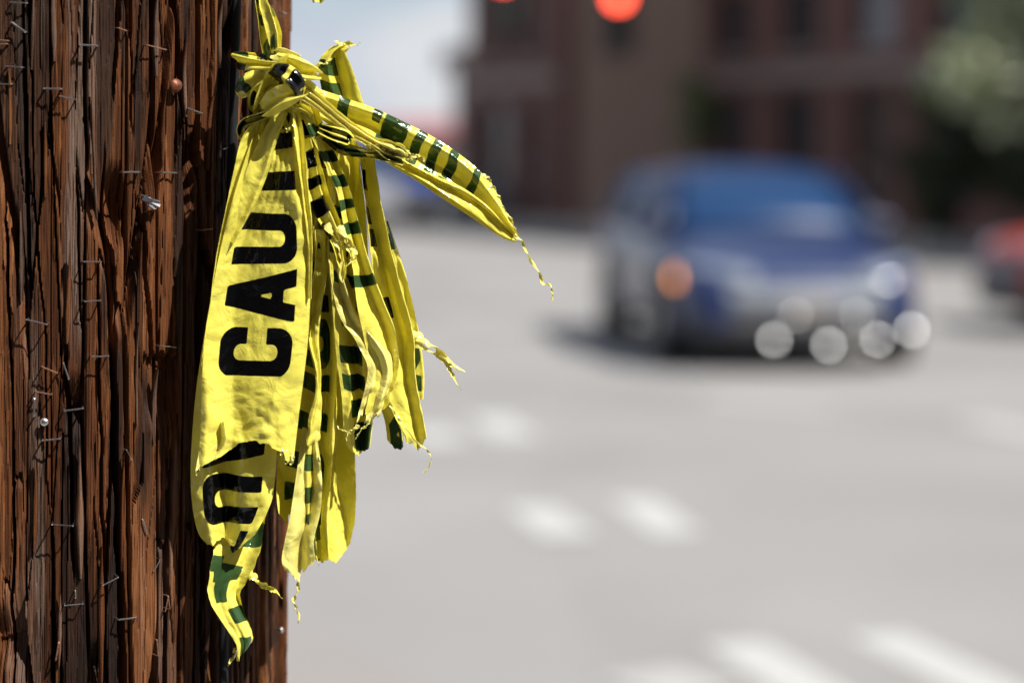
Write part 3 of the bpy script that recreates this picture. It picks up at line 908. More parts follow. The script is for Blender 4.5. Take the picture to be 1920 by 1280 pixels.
# ------------------------------------------------------------------ utility pole
PX, PY, PR = -0.3265, 1.775, 0.16
LEAN = .0156
Z0 = 1.45
def pole_hit(px, py, r=PR):
    d = ray(px, py); o = ORG.copy()
    # cylinder sheared in x with z: substitute x' = x - LEAN*(z-Z0)
    ox = o.x - LEAN * (o.z - Z0) - PX; oy = o.y - PY
    dx = d.x - LEAN * d.z; dy = d.y
    a = dx * dx + dy * dy; b = 2 * (ox * dx + oy * dy); c = ox * ox + oy * oy - r * r
    disc = b * b - 4 * a * c
    if disc < 0: disc = 0
    t = (-b - math.sqrt(disc)) / (2 * a)
    p = o + d * t
    th = math.atan2(p.x - LEAN * (p.z - Z0) - PX, -(p.y - PY))
    return p, th

def pole_point(th, z, r):
    return Vector((PX + LEAN * (z - Z0) + r * math.sin(th), PY - r * math.cos(th), z))

def wood_height(s, z):
    """radial relief in metres and the sliver attributes, s = arc length, z = height"""
    w = s + .006 * (fbm(s * 4 + 3, z * 1.6, 1, 2) - .5) + .0010 * (fbm(s * 60, z * 7, 2, 2) - .5)
    kn = .0
    # big slivers, small slivers, fibres
    a1 = .0175; f1, f2, r1, q1, lx1, ly1 = voronoi(w / a1, z / (a1 * 22) + 5, 40)
    a2 = .0080; g1, g2, r2, q2, lx2, ly2 = voronoi(w / a2 + 31, z / (a2 * 24), 50)
    a3 = .0021; k1, k2, r3, q3, lx3, ly3 = voronoi(w / a3 + 77, z / (a3 * 30), 60)
    h = .0046 * (r1 - .5) + .0022 * (r2 - .5) + .0008 * (r3 - .5)
    h = h + (.0016 * (q1 - .5) * lx1 * 2) + .0014 * (q2 - .5) * lx2 * 2 + .0012 * (q2 - .5) * ly2
    e1 = f2 - f1; e2 = g2 - g1; e3 = k2 - k1
    h = h - .0100 * (1 - smooth(.0, .13, e1)) * (q1 > .2) - .0044 * (1 - smooth(.0, .11, e2)) * (q2 > .68) - .0005 * (1 - smooth(0, .28, e3))
    h = h - .0012 * (1 - k2) * 0
    h = h + .0016 * (fbm(s * 14, z * 1.5, 5, 2) - .5)
    return w, h, r1, q1, r2, q2, r3

# long open checks: (photo x at top, photo x at bottom, photo y from, to, width m, depth m)
CHECKS = [(162, 168, -120, 330, .0050, .014), (200, 232, 250, 1500, .0062, .017), (186, 205, 420, 1500, .0030, .010),
          (12, 30, 300, 1500, .0034, .011), (52, 70, -120, 520, .0030, .009), (262, 285, 380, 700, .0046, .013), (250, 252, -120, 260, .0026, .008),
          (330, 338, -150, 330, .0030, .010), (402, 392, -150, 420, .0052, .013), (120, 135, 620, 1100, .0050, .012),
          (95, 108, 950, 1500, .0040, .011), (318, 300, 820, 1500, .0040, .012), (372, 380, 500, 1500, .0040, .012), (440, 446, 300, 1500, .0040, .012),
          (478, 470, -150, 1500, .0034, .011), (355, 352, 40, 520, .0022, .007), (75, 82, 430, 900, .0022, .007), (142, 150, 300, 640, .0024, .008),
          (226, 214, -150, 200, .0034, .010), (505, 500, -150, 1500, .003, .009)]

def checks_depth(s, z):
    d = np.zeros(s.shape)
    for i, (xa, xb, ya, yb, wd, dp) in enumerate(CHECKS):
        pa, ta = pole_hit(xa, ya); pb, tb = pole_hit(xb, yb)
        q = (z - pa.z) / (pb.z - pa.z)
        sc = (ta + (tb - ta) * q) * PR
        sc = sc + .008 * (fbm(z * 5.0, z * 0 + i * 7.7, 70 + i, 3) - .5) + .0016 * (vnoise(z * 45, z * 0 + i, 90 + i) - .5)
        ww = wd * (.35 + .9 * fbm(z * 11, z * 0 + i * 3.1, 120 + i, 3))
        fade = smooth(0, .12, q) * (1 - smooth(.88, 1, q))
        prof = 1 - smooth(.25, 1.0, np.abs(s - sc) / (ww * .5 * (.35 + .65 * fade) + 1e-6))
        d = np.maximum(d, dp * prof * fade)
    return d

pole = empty('utility_pole', (PX, PY, 0.1))
tag(pole, 'weathered brown wooden utility pole studded with old staples, filling the left side', 'pole')
th_d = np.arange(-1.65, 1.75, .0044)
th_c = np.linspace(1.75, 2 * math.pi - 1.65, 60)[1:-1]
TH = np.concatenate([th_d, th_c])
ZZ = np.concatenate([np.linspace(-.08, 1.13, 40), np.arange(1.14, 1.80, .0019), np.linspace(1.81, 3.2, 40), np.linspace(3.3, 9.5, 30)])
TT, Z2 = np.meshgrid(TH, ZZ)
SS = TT * PR
w_, h_, r1_, q1_, r2_, q2_, r3_ = wood_height(SS, Z2)
ck = checks_depth(SS, Z2)
dense = smooth(1.08, 1.14, Z2) * (1 - smooth(1.80, 1.86, Z2))
rad = PR + h_ - ck
# fade relief at the seam on the hidden side
rad = np.where((TT > 1.75), PR - .002, rad)
# a broken sliver ledge and a knot hollow as in the photo
pk, tk = pole_hit(300, 660)
ledge = smooth(.0, .003, (pk.z + .002 * np.sin(SS * 900)) - Z2) * (1 - smooth(.03, .055, pk.z - Z2)) * (1 - smooth(.010, .014, np.abs(SS - tk * PR)))
rad = rad - .006 * ledge
pk2, tk2 = pole_hit(208, 395)
hol = np.exp(-(((SS - tk2 * PR) / .009) ** 2 + ((Z2 - pk2.z) / .026) ** 2) ** 2)
rad = rad - .016 * hol
X = PX + LEAN * (Z2 - Z0) + rad * np.sin(TT); Y = PY - rad * np.cos(TT)
taper = 1.0
V = np.stack([X - PX, Y - PY, Z2 - .1], -1).reshape(-1, 3)
tone = np.clip(.13 + .36 * r1_ + .26 * r2_ + .16 * r3_ + .3 * (fbm(SS * 30, Z2 * 5, 7, 3) - .5), 0, 1)
pg, tg = pole_hit(150, 300)
grey = smooth(.60, .72, fbm(SS * 34 + 4, Z2 * 3.2, 9, 3)) * smooth(.2, .6, q2_) * .7
grey = np.maximum(grey, .95 * (1 - smooth(.006, .012, np.abs(SS - tg * PR - .002 * np.sin(Z2 * 20)))) * smooth(1.44, 1.50, Z2) * smooth(.15, .5, q2_ + .25 * r3_))
tar = smooth(.60, .70, fbm(SS * 55 + 9, Z2 * 3.5, 13, 4)) * .85
tar = np.maximum(tar, smooth(.70, .80, q1_) * .7)
F = grid_faces(len(ZZ), len(TH), True)
trunk = np_mesh('trunk', V, F, [M['wood']], attrs={'tone': tone.ravel(), 'grey': grey.ravel(), 'tar': tar.ravel(),
                'woodco': np.stack([w_.ravel(), Z2.ravel(), np.zeros(w_.size)], -1)}, smooth_shade=False, parent=pole)
mesh_obj('top_cap', [(LEAN * 8.05 + .15 * math.cos(a * .3927), .15 * math.sin(a * .3927), 9.405 + .0) for a in range(16)], [tuple(range(16))], M['wood'], pole)

# loose slivers standing off the surface
def sliver(px, py, length, width, lift, ang, seed):
    r = random.Random(seed)
    p0, th = pole_hit(px, py)
    z0 = p0.z; n = 9; v = []; f = []; tn = []; gy = []
    for i in range(n + 1):
        q = i / n
        z = z0 + (q - .5) * length
        wv = width * (math.sin(math.pi * min(1, q * 1.0 + .06)) ** .6 if q < .94 else .15) * (.8 + .4 * r.random())
        th2 = th + (math.tan(ang) * (q - .5) * length) / PR
        out = .0005 + lift * abs(2 * q - 1) ** 2 * (1 if q > .5 else .25)
        for k, o in ((-1, -.0025), (-.5, .0012), (.5, .0016), (1, -.0025)):
            pt = pole_point(th2 + k * wv / 2 / PR, z, PR + out + o)
            v.append((pt.x - PX, pt.y - PY, pt.z - .1))
        pass
    for i in range(n):
        for k in range(3):
            f.append((i * 4 + k, i * 4 + k + 1, i * 4 + k + 5, i * 4 + k + 4))
        f.append((i * 4 + 3, i * 4, i * 4 + 4, i * 4 + 7))
    V = np.array(v); m = len(V)
    np_mesh('splinter', V, np.array(f), [M['wood']], attrs={'tone': np.full(m, .35 + .4 * r.random()), 'grey': np.full(m, .7 * (r.random() > .6)), 'tar': np.zeros(m),
            'woodco': np.stack([np.array([th * PR] * m) + np.tile([-1, -.5, .5, 1], m // 4) * width / 2, V[:, 2], np.zeros(m)], -1)}, parent=pole)
for i, a in enumerate([(62, 60, .05, .0035, .003, .03), (100, 30, .06, .0045, .004, -.02), (85, 300, .05, .003, .003, .0), (128, 560, .06, .004, .004, .03),
                       (176, 300, .08, .0022, .004, -.05), (292, 60, .06, .0042, .003, .0), (305, 240, .05, .003, .003, .02), (345, 150, .05, .003, .003, -.03),
                       (262, 560, .09, .0038, .003, .0), (288, 760, .05, .004, .005, .02), (40, 480, .06, .0035, .003, .0), (66, 950, .06, .0035, .003, .02),
                       (150, 960, .09, .005, .003, -.01), (228, 960, .08, .0018, .004, .01), (112, 1180, .05, .003, .003, .02), (190, 1160, .1, .005, .002, .0),
                       (255, 700, .07, .0022, .005, .0), (410, 60, .05, .003, .004, .0), (390, 250, .05, .003, .003, .05), (20, 200, .05, .004, .004, .0)]):
    sliver(*a, 100 + i)

# staples and nails driven into the pole
def surf_frame(px, py):
    p, th = pole_hit(px, py)
    n = Vector((math.sin(th), -math.cos(th), 0)); tx = Vector((math.cos(th), math.sin(th), 0)); tz = Vector((0, 0, 1))
    base = Vector((PX, PY, .1))
    return p - base, n, tx, tz, th

def staple(px, py, ang, length_px, lift, mat, rad=.00048, bent=0.0, one_leg=False):
    p, n, tx, tz, th = surf_frame(px, py)
    L = length_px / FPX * 1.64 / max(.45, math.cos(th) if abs(math.cos(math.radians(ang))) > .6 else 1)
    a = math.radians(ang)
    d = tx * math.cos(a) - tz * math.sin(a)
    A = p - d * L / 2 + n * lift; B = p + d * L / 2 + n * (lift + bent)
    pts = [A - n * (lift + .006), A - n * .0006, A + d * .0005, p + n * (lift + bent * .5) + tz * random.uniform(-.0002, .0002), B - d * .0005, B - n * .0006]
    if not one_leg: pts.append(B - n * (lift + .006))
    o = MB().tube(pts, rad, 6).build('staple', mat, pole, False)
    return o
S_, R_ = M['steel'], M['rust']
for a in [(38, 52, 35, 30, .006, S_, .0007), (38, 6, 3, 30, .005, S_), (4, 76, 6, 30, .005, R_), (2, 84, -3, 30, .005, R_), (165, 86, 3, 30, .006, S_, .0007), (30, 126, 4, 30, .005, S_),
          (100, 167, 1, 30, .007, S_, .0007), (127, 184, 13, 28, .006, S_), (228, 56, 18, 16, .003, R_), (288, 90, 12, 34, .006, R_), (360, 209, 16, 24, .005, S_, .0006),
          (243, 323, 0, 29, .005, S_, .0006), (313, 324, 2, 26, .004, S_, .0006), (172, 490, 1, 30, .007, S_), (172, 563, -2, 28, .008, S_), (72, 602, 14, 38, .009, S_),
          (185, 666, 0, 30, .008, S_), (310, 649, 8, 27, .005, S_), (94, 692, 24, 30, .006, R_), (124, 695, 72, 30, .004, S_, .0006), (82, 735, 12, 30, .006, R_),
          (66, 762, 90, 32, .005, S_, .0006), (138, 766, -6, 33, .006, S_, .0006), (97, 822, -5, 32, .006, S_, .0006), (118, 980, 5, 38, .010, M['foil'], .0005), (240, 852, 62, 24, .004, S_, .0003),
          (268, 985, 72, 28, .004, S_), (203, 1085, -24, 30, .009, S_), (290, 1058, -58, 26, .004, S_, .0003), (138, 1130, -3, 33, .006, S_), (141, 1112, 88, 14, .004, S_),
          (235, 1156, -3, 32, .006, S_, .0006), (308, 1130, -76, 30, .004, R_), (108, 1218, -80, 34, .005, R_, .0006), (290, 1212, 86, 32, .005, R_), (525, 25, 5, 8, .004, S_),
          (418, 277, -15, 14, .005, S_), (380, 430, -3, 18, .006, R_), (312, 1128, 84, 26, .004, R_), (14, 158, 0, 22, .004, S_)]:
    staple(*a)
def round_nail(px, py, r, mat, lift=.004):
    p, n, tx, tz, th = surf_frame(px, py)
    v = []; f = []; na = 24
    prof = [(0.0, lift + r * .55), (r * .5, lift + r * .48), (r * .85, lift + r * .24), (r, lift), (r * .92, lift - .0012), (r * .35, lift - .0016), (r * .3, -.008)]
    for (q, h) in prof:
        for k in range(na):
            a = 2 * math.pi * k / na
            v.append(tuple(p + n * h + (tx * math.cos(a) + tz * math.sin(a)) * q * (1 + .03 * math.sin(3 * a + 1))))
    for i in range(len(prof) - 1):
        for k in range(na):
            k2 = (k + 1) % na
            f.append((i * na + k, (i + 1) * na + k, (i + 1) * na + k2, i * na + k2))
    return mesh_obj('nail', v, f, mat, pole, True)
round_nail(322, 161, .0048, M['nail'], .006)
round_nail(521, 1180, .0022, M['steel'], .003)
round_nail(84, 790, .0030, M['steel'], .003)
# crumpled silver staple cluster
p, n, tx, tz, th = surf_frame(275, 371)
mb = MB()
for (a0, a1, b0, b1, h0, h1, w) in ((-.0055, .0022, .0065, -.0024, .004, .007, .0008), (-.004, -.0005, .004, -.0068, .004, .006, .0013), (-.0035, .001, .0055, -.0052, .006, .008, .0016), (-.001, -.001, .0005, -.006, .003, .004, .0008)):
    A = p + tx * a0 + tz * a1 + n * h0; B = p + tx * b0 + tz * b1 + n * h1
    mb.tube([A - n * .005, A, A.lerp(B, .5) + n * .0005, B, B - n * .004], [w * .7, w, w, w, w * .6], 4)
mb.build('crumpled_staple', M['foil'], pole)

# black cable running down the pole behind the tape
cab = empty('cable', (PX, PY, .1)); tag(cab, 'black cable running down the pole behind the caution tape', 'cable')
pts = []
for q in range(41):
    u = q / 40
    py = -600 + u * 2500
    px = 447 - 38 * smooth(-.1, 1.1, u) + 4 * math.sin(u * 9)
    pp, th = pole_hit(px, py, PR + .006)
    pt = pole_point(th, pp.z, PR + .0065)
    pts.append((pt.x - PX, pt.y - PY, pt.z - .1))
MB().tube(pts, .0032, 12).build('sheath', M['cable'], cab, True)

# ------------------------------------------------------------------ caution tape
TAPE_W = .076
TY = 1.645          # distance of the hanging tape's reference plane
def tp(x, y, d):    # photo position and depth in mm towards the camera
    return np.array(at(x, y, TY - d / 1000.0))

# ---- printed word CAUTION as a distance field in millimetres
LH, ST = 54.0, 11.5
def rbox(x, y, cx, cy_, hx, hy, r):
    qx = np.abs(x - cx) - hx + r; qy = np.abs(y - cy_) - hy + r
    return np.hypot(np.maximum(qx, 0), np.maximum(qy, 0)) + np.minimum(np.maximum(qx, qy), 0) - r
def seg(x, y, ax, ay, bx, by, w):
    px, py, dx, dy = x - ax, y - ay, bx - ax, by - ay
    t = np.clip((px * dx + py * dy) / (dx * dx + dy * dy), -.2, 1.2)
    return np.hypot(px - t * dx, py - t * dy) - w / 2
def letter(ch, x, y):
    w = 34.0; H = LH; box = rbox(x, y, w / 2, H / 2, w / 2, H / 2, .5)
    if ch in 'CO':
        o = rbox(x, y, w / 2, H / 2, w / 2, H / 2, 11); i = rbox(x, y, w / 2, H / 2, w / 2 - ST, H / 2 - ST * .92, 5)
        d = np.maximum(o, -i)
        if ch == 'C': d = np.maximum(d, -rbox(x, y, w * .9, H / 2, w * .42, H * .135, .5))
        return d
    if ch == 'U':
        o = np.maximum(rbox(x, y, w / 2, H / 2 + 10, w / 2, H / 2 + 10, 11), y - H)
        i = rbox(x, y, w / 2, H / 2 + 20, w / 2 - ST, H / 2 + 20 - ST * .92, 5)
        return np.maximum(o, -i)
    if ch == 'T':
        return np.minimum(rbox(x, y, w / 2, H / 2, ST / 2 + .5, H / 2, .3), rbox(x, y, w / 2, H - ST * .45, w / 2, ST * .45, .3))
    if ch == 'I':
        return rbox(x, y, ST / 2, H / 2, ST / 2, H / 2, .3)
    if ch == 'N':
        d = np.minimum(rbox(x, y, ST / 2, H / 2, ST / 2, H / 2, .3), rbox(x, y, w - ST / 2, H / 2, ST / 2, H / 2, .3))
        return np.maximum(np.minimum(d, seg(x, y, ST * .45, H, w - ST * .45, 0, ST * .95)), box)
    if ch == 'A':
        d = np.minimum(seg(x, y, ST * .42, -2, w / 2 - 1, H, ST), seg(x, y, w - ST * .42, -2, w / 2 + 1, H, ST))
        d = np.minimum(d, rbox(x, y, w / 2, H * .26, w * .32, H * .085, .2))
        return np.maximum(d, rbox(x, y, w / 2, H / 2, w / 2 + 1.5, H / 2, .3))
    return np.full(np.shape(x), 50.0)
def word_field(a, b):
    """a along the tape (mm, reading direction), b across (mm, 0 = foot side edge)"""
    P = 7 * 38.0 - 22 + 62
    am = np.mod(a, P); y = b - (TAPE_W * 1000 - LH) / 2
    d = np.full(np.shape(a), 60.0); x0 = 0
    for ch in 'CAUTION':
        wd = ST if ch == 'I' else 34.0
        d = np.minimum(d, letter(ch, am - x0, y)); x0 += wd + 4.5
    return d

def catmull(P, n):
    """resample control rows (k, m) to n rows along, even in chord length"""
    P = np.asarray(P, float); k = len(P)
    if k == 2:
        t = np.linspace(0, 1, n)[:, None]; return P[0] * (1 - t) + P[1] * t
    ext = np.vstack([2 * P[0] - P[1], P, 2 * P[-1] - P[-2]])
    dense = []
    for i in range(k - 1):
        p0, p1, p2, p3 = ext[i], ext[i + 1], ext[i + 2], ext[i + 3]
        t = np.linspace(0, 1, 24, endpoint=(i == k - 2))[:, None]
        dense.append(.5 * ((2 * p1) + (-p0 + p2) * t + (2 * p0 - 5 * p1 + 4 * p2 - p3) * t ** 2 + (-p0 + 3 * p1 - 3 * p2 + p3) * t ** 3))
    D = np.vstack(dense)
    c = (D[:, :3] + D[:, 3:6]) / 2
    s = np.concatenate([[0], np.cumsum(np.linalg.norm(np.diff(c, axis=0), axis=1) + 1e-7)])
    q = np.linspace(0, s[-1], n)
    return np.stack([np.interp(q, s, D[:, j]) for j in range(D.shape[1])], 1)

bundle = empty('caution_tape', tuple(at(520, 160, TY)))
tag(bundle, 'torn yellow caution tape printed in black, knotted beside the wooden pole', 'tape')
BO = np.array(bundle.location)
_seed = [0]

def ribbon(name, rows, pl=(2, 0.0), amp=1.0, cap=.007, fold=None, text=None, back=False, end=None, jag=.0, crump=.5, tb=.55,
           pale=False, nu=None, width=TAPE_W, res=.0013, label=None, stretch=1.0, roll=0.0, parent=None, edge=.0):
    """a length of tape lofted through rows (xl, yl, dl, xr, yr, dr); pl = pleats and phase; fold = share folded over on the left;
    end = torn outline [(u, share of length)]; text = (offset mm, reading up?)"""
    _seed[0] += 1; sd = _seed[0] * 17
    R6 = np.array([np.concatenate([tp(*r[:3]), tp(*r[3:6])]) for r in rows])
    L0 = np.sum(np.linalg.norm(np.diff((R6[:, :3] + R6[:, 3:]) / 2, axis=0), axis=1))
    nv = max(10, int(L0 / res)); nu = nu or 56
    D = catmull(R6, nv)
    u = np.linspace(0, 1, nu)
    ef = np.ones(nu)
    if end is not None:
        ef = np.interp(u, [e[0] for e in end], [e[1] for e in end])
    if jag:
        ef = ef - jag * (fbm(u * 14, u * 0 + sd, sd, 4, .65) - .35) * 1.6
    tj = np.linspace(0, 1, nv)
    T = np.where(tj[:, None] < tb, tj[:, None], tb + (tj[:, None] - tb) * (ef[None, :] - tb) / (1 - tb))
    def samp(col):
        return np.stack([np.interp(T[:, i], tj, D[:, col]) for i in range(nu)], 1)
    Lp = np.stack([samp(c) for c in range(3)], -1); Rp = np.stack([samp(c + 3) for c in range(3)], -1)
    # fold-over and lateral position
    lat = np.tile(u, (nv, 1)); lift = np.zeros((nv, nu))
    if fold:
        f = fold
        lat = np.abs(lat - f) / (1 - f)
        lift = np.where(u[None, :] < f, .0012 + .0014 * (f - u[None, :]) / f, 0) * np.ones((nv, 1))
    A = Rp - Lp; w = np.linalg.norm(A, axis=-1) + 1e-6
    cen = (D[:, :3] + D[:, 3:]) / 2
    tan = np.gradient(cen, axis=0); tan /= np.linalg.norm(tan, axis=1)[:, None] + 1e-9
    tanT = np.stack([np.stack([np.interp(T[:, i], tj, tan[:, c]) for i in range(nu)], 1) for c in range(3)], -1)
    nrm = np.cross(A / w[..., None], tanT); nrm /= np.linalg.norm(nrm, axis=-1)[..., None] + 1e-9
    if nrm[..., 1].mean() > 0: nrm = -nrm
    Weff = width * ((1 - fold) if fold else 1)
    ratio = np.maximum(Weff / w - 1, 0)
    k, ph = pl
    amp_ = np.minimum(np.minimum(w / (math.pi * k) * np.sqrt(ratio), Weff / (4 * k)), cap) * amp
    vv = T * L0 * 1000
    ux = u[None, :]
    phase = k * ux + ph + .22 * np.sin(2 * math.pi * (ux * .7 + sd * .13)) + .55 * (fbm(vv / 60, ux * 1.2, sd + 3, 2) - .5)
    sn = np.sin(2 * math.pi * phase)
    prof = .55 * sn + .45 * (2 / math.pi) * np.arcsin(np.clip(sn, -1, 1)) * 1.15
    prof = prof * (.6 + .8 * vnoise(phase * 1.0, vv / 90, sd + 8))
    um = lat * w.mean() * 1000.0            # across in real millimetres, so creases run in every direction
    wa = 14 * (fbm(um / 30 + sd, vv / 30, sd + 71, 2) - .5)
    cz = (fbm(um / 13 + sd, vv / 15, sd, 3) - .5) * .0014 * crump
    cz = cz + (np.abs(fbm((um + wa) / 17 + 3 * sd, (vv - wa) / 19, sd + 5, 3) - .5)) * .0036 * crump
    rr_ = np.random.default_rng(sd + 900)
    wmm = w.mean() * 1000; lmm = L0 * 1000
    for _ in range(int(min(110, 8 + wmm * lmm / 95))):
        cu_, cv_ = rr_.random() * wmm, rr_.random() * lmm
        ph_ = rr_.random() * math.pi
        du_, dv_ = um - cu_, vv - cv_
        dd_ = du_ * math.cos(ph_) + dv_ * math.sin(ph_); tt_ = -du_ * math.sin(ph_) + dv_ * math.cos(ph_)
        wdt = rr_.uniform(2.2, 7.5); ln_ = rr_.uniform(5, 22)
        cz = cz + crump * rr_.choice([-1, 1]) * rr_.uniform(.00010, .00042) * (wdt / 4) * np.exp(-(tt_ / ln_) ** 2) * np.maximum(0, 1 - np.abs(dd_) / wdt)
    tens = np.exp(-vv / 70.0) * (1 if L0 > .12 else 0)
    cz = cz + tens * .0016 * (2 * np.abs(np.mod(um / 5.5 + .6 * np.sin(vv / 23 + sd) + .02 * vv, 1) - .5) - .5)
    late = smooth(.80, 1.0, T / ef[None, :]) if (end is not None or jag) else 0 * T
    cz = cz * (1 + 1.6 * late)
    P = Lp + A * lat[..., None] + nrm * (amp_ * prof + cz + lift)[..., None]
    if edge:
        P = P + A / w[..., None] * (edge * (fbm(vv / 7, ux * 0 + sd, sd + 40, 3) - .5) * (2 * ux - 1))[..., None]
    ink = np.full((nv, nu), 60.0)
    if text is not None:
        if text[0] == 'bars':
            for (v0, v1, u0, u1) in text[1]:
                vb_ = vv + 3.0 * (fbm(ux * 3 + v0, vv / 40, sd + 60, 2) - .5)
                ink = np.minimum(ink, rbox(ux * 76 * np.ones((nv, 1)), vb_, 38 * (u0 + u1), (v0 + v1) / 2, 38 * (u1 - u0), (v1 - v0) / 2, min(1.2, 20 * (u1 - u0), .3 * (v1 - v0))))
            text = None
    if text is not None:
        off, up = text
        vm = vv * stretch; bm_ = ux * TAPE_W * 1000 * np.ones((nv, 1))
        ink = word_field(off - vm, TAPE_W * 1000 - bm_) if up else word_field(vm - off, bm_)
    V = P.reshape(-1, 3)
    Fq = grid_faces(nv, nu)
    nn = np.cross(np.gradient(P, axis=1), np.gradient(P, axis=0)); nn /= np.linalg.norm(nn, axis=-1)[..., None] + 1e-12
    # choose the side that looks to the camera on average
    V2 = (P - nn * .00012).reshape(-1, 3)
    n0 = len(V)
    # face winding: grid_faces goes u then v; nn = du x dv matches winding (a,b,e,d)
    FF = np.vstack([Fq, Fq[:, ::-1] + n0])
    Vall = np.vstack([V, V2]) - BO
    side = np.concatenate([np.zeros(len(Fq)), np.ones(len(Fq))])
    # nn pointing away from camera (+Y) means second sheet is the one in front
    front_is_first = nn[..., 1].mean() < 0
    if not front_is_first:
        side = 1 - side
        Vall = np.vstack([V, (P - nn * .00012).reshape(-1, 3)]) - BO
    if back: side = 1 - side
    co = np.stack([um / 1000, vv / 1000, np.full((nv, nu), sd * .37)], -1).reshape(-1, 3)
    ms = [M['pale_f'], M['pale_b']] if pale else [M['tape_f'], M['tape_b']]
    o = np_mesh(name, Vall, FF, ms, side, {'ink': np.tile(ink.ravel(), 2), 'tapeco': np.vstack([co, co])}, True, parent or bundle)
    if label: o['label'] = label
    return o

def strand(pts, w0, w1, twist=3.0, name='frayed_strand', pale=True, jitter=1.0):
    """a thin shredded thread of film: a narrow twisting strip along (x, y, d) points"""
    _seed[0] += 1; sd = _seed[0] * 13
    P = np.array([tp(*p) for p in pts]); D = catmull(np.hstack([P, P]), max(24, 9 * len(pts)))[:, :3]
    n = len(D); q = np.linspace(0, 1, n)
    D = D + jitter * .0012 * (np.stack([fbm(q * 9, q * 0 + c * 5.3, sd + c, 3) for c in range(3)], 1) - .5) * 2
    tan = np.gradient(D, axis=0); tan /= np.linalg.norm(tan, axis=1)[:, None]
    ref = np.array([0, -1, 0.]); s0 = np.cross(tan, ref); s0 /= np.linalg.norm(s0, axis=1)[:, None] + 1e-9
    s1 = np.cross(s0, tan)
    an = twist * 2 * math.pi * q * (.6 + .8 * fbm(q * 3, q * 0, sd + 9, 2))
    ax = s0 * np.cos(an)[:, None] + s1 * np.sin(an)[:, None]
    wd = (w0 + (w1 - w0) * q) * (.55 + .9 * fbm(q * 16, q * 0 + 2, sd + 4, 3)) / FPX * TY
    nu = 5
    G = np.stack([D + ax * (wd * (k / (nu - 1) - .5))[:, None] + np.cross(ax, tan) * (wd * .25 * math.sin(math.pi * k / (nu - 1)))[:, None] for k in range(nu)], 1)
    nn = np.cross(np.gradient(G, axis=1), np.gradient(G, axis=0)); nn /= np.linalg.norm(nn, axis=-1)[..., None] + 1e-12
    V = G.reshape(-1, 3); V2 = (G - nn * .00012).reshape(-1, 3); Fq = grid_faces(n, nu)
    FF = np.vstack([Fq, Fq[:, ::-1] + len(V)])
    co = np.stack([np.tile(np.linspace(0, .004, nu), (n, 1)), np.tile((q * .05)[:, None], (1, nu)), np.full((n, nu), sd * .3)], -1).reshape(-1, 3)
    ms = [M['pale_f'], M['pale_b']] if pale else [M['tape_f'], M['tape_b']]
    return np_mesh(name, np.vstack([V, V2]) - BO, FF, ms, np.zeros(len(FF)), {'ink': np.full(len(V) * 2, 60.0), 'tapeco': np.vstack([co, co])}, True, bundle)

# ---- hanging lengths, from the back to the front
# amber length at the back, long and plain with a line of fine print
ribbon('tail', [(612, 250, 2, 668, 262, 0), (600, 380, 0, 684, 390, -4), (588, 520, -4, 690, 540, -8), (582, 680, -8, 676, 700, -12), (580, 820, -8, 664, 830, -14), (578, 930, -8, 666, 920, -14), (586, 1010, -8, 664, 1000, -14), (590, 1075, -8, 660, 1062, -12)],
       pl=(1.1, .1), cap=.008, text=('bars', [(226, 233, .60, .615), (235, 248, .60, .615), (250, 254, .60, .615), (256, 268, .60, .615), (262, 276, .02, .2)]), back=True, end=[(0, .965), (.3, .97), (.55, .985), (.8, .965), (.93, .95), (1, .90)], jag=.006, crump=.55)
# length with green and black letters left of it
ribbon('tail', [(560, 330, 6, 610, 330, 4), (545, 470, 4, 622, 480, 2), (540, 620, 2, 632, 640, 0), (528, 760, 0, 630, 780, -2), (519, 880, 0, 622, 890, -2), (522, 960, 0, 616, 960, -4), (545, 1010, 2, 612, 1040, -2), (575, 1060, 2, 604, 1062, -2)],
       pl=(1.6, .55), cap=.009, text=(300, True), back=True, end=[(0, .86), (.12, .9), (.2, .87), (.45, .94), (.7, 1.0), (.9, .985), (1, .96)], jag=.02, crump=.7)
# pale folded curl at its foot and the threads below
ribbon('tail', [(566, 800, 2, 590, 806, 0), (556, 880, 5, 602, 890, 3), (545, 960, 9, 601, 955, 7), (534, 1010, 10, 588, 1010, 8), (528, 1050, 10, 590, 1050, 7), (545, 1085, 9, 575, 1090, 7)],
       pl=(.6, .35), cap=.006, pale=True, end=[(0, .92), (.3, 1.0), (.6, .97), (1, .86)], jag=.06, crump=1.5, width=.034, nu=30)
strand([(556, 1075, 9), (560, 1100, 9), (552, 1122, 9), (554, 1140, 8), (561, 1152, 8), (559, 1168, 8)], 10, 4, 2.0)
# strip behind the right ribbon
ribbon('tail', [(700, 420, -6, 726, 415, -10), (728, 520, -6, 756, 520, -10), (745, 600, -6, 778, 610, -10), (752, 680, -6, 789, 690, -12), (764, 750, -8, 790, 752, -12)],
       pl=(1.2, .3), cap=.006, text=(20, True), back=True, end=[(0, .93), (.5, 1), (1, .98)], jag=.015, crump=.6, width=.05, nu=36)
ribbon('tail', [(676, 560, -4, 716, 560, -6), (692, 660, -4, 726, 660, -6), (706, 740, -3, 742, 740, -6), (722, 790, -3, 756, 790, -6), (728, 845, -3, 762, 842, -6)],
       pl=(1.2, .7), cap=.006, text=(150, True), back=True, end=[(0, .93), (.3, .985), (.6, 1), (1, .95)], jag=.015, crump=.6, width=.05, nu=36)
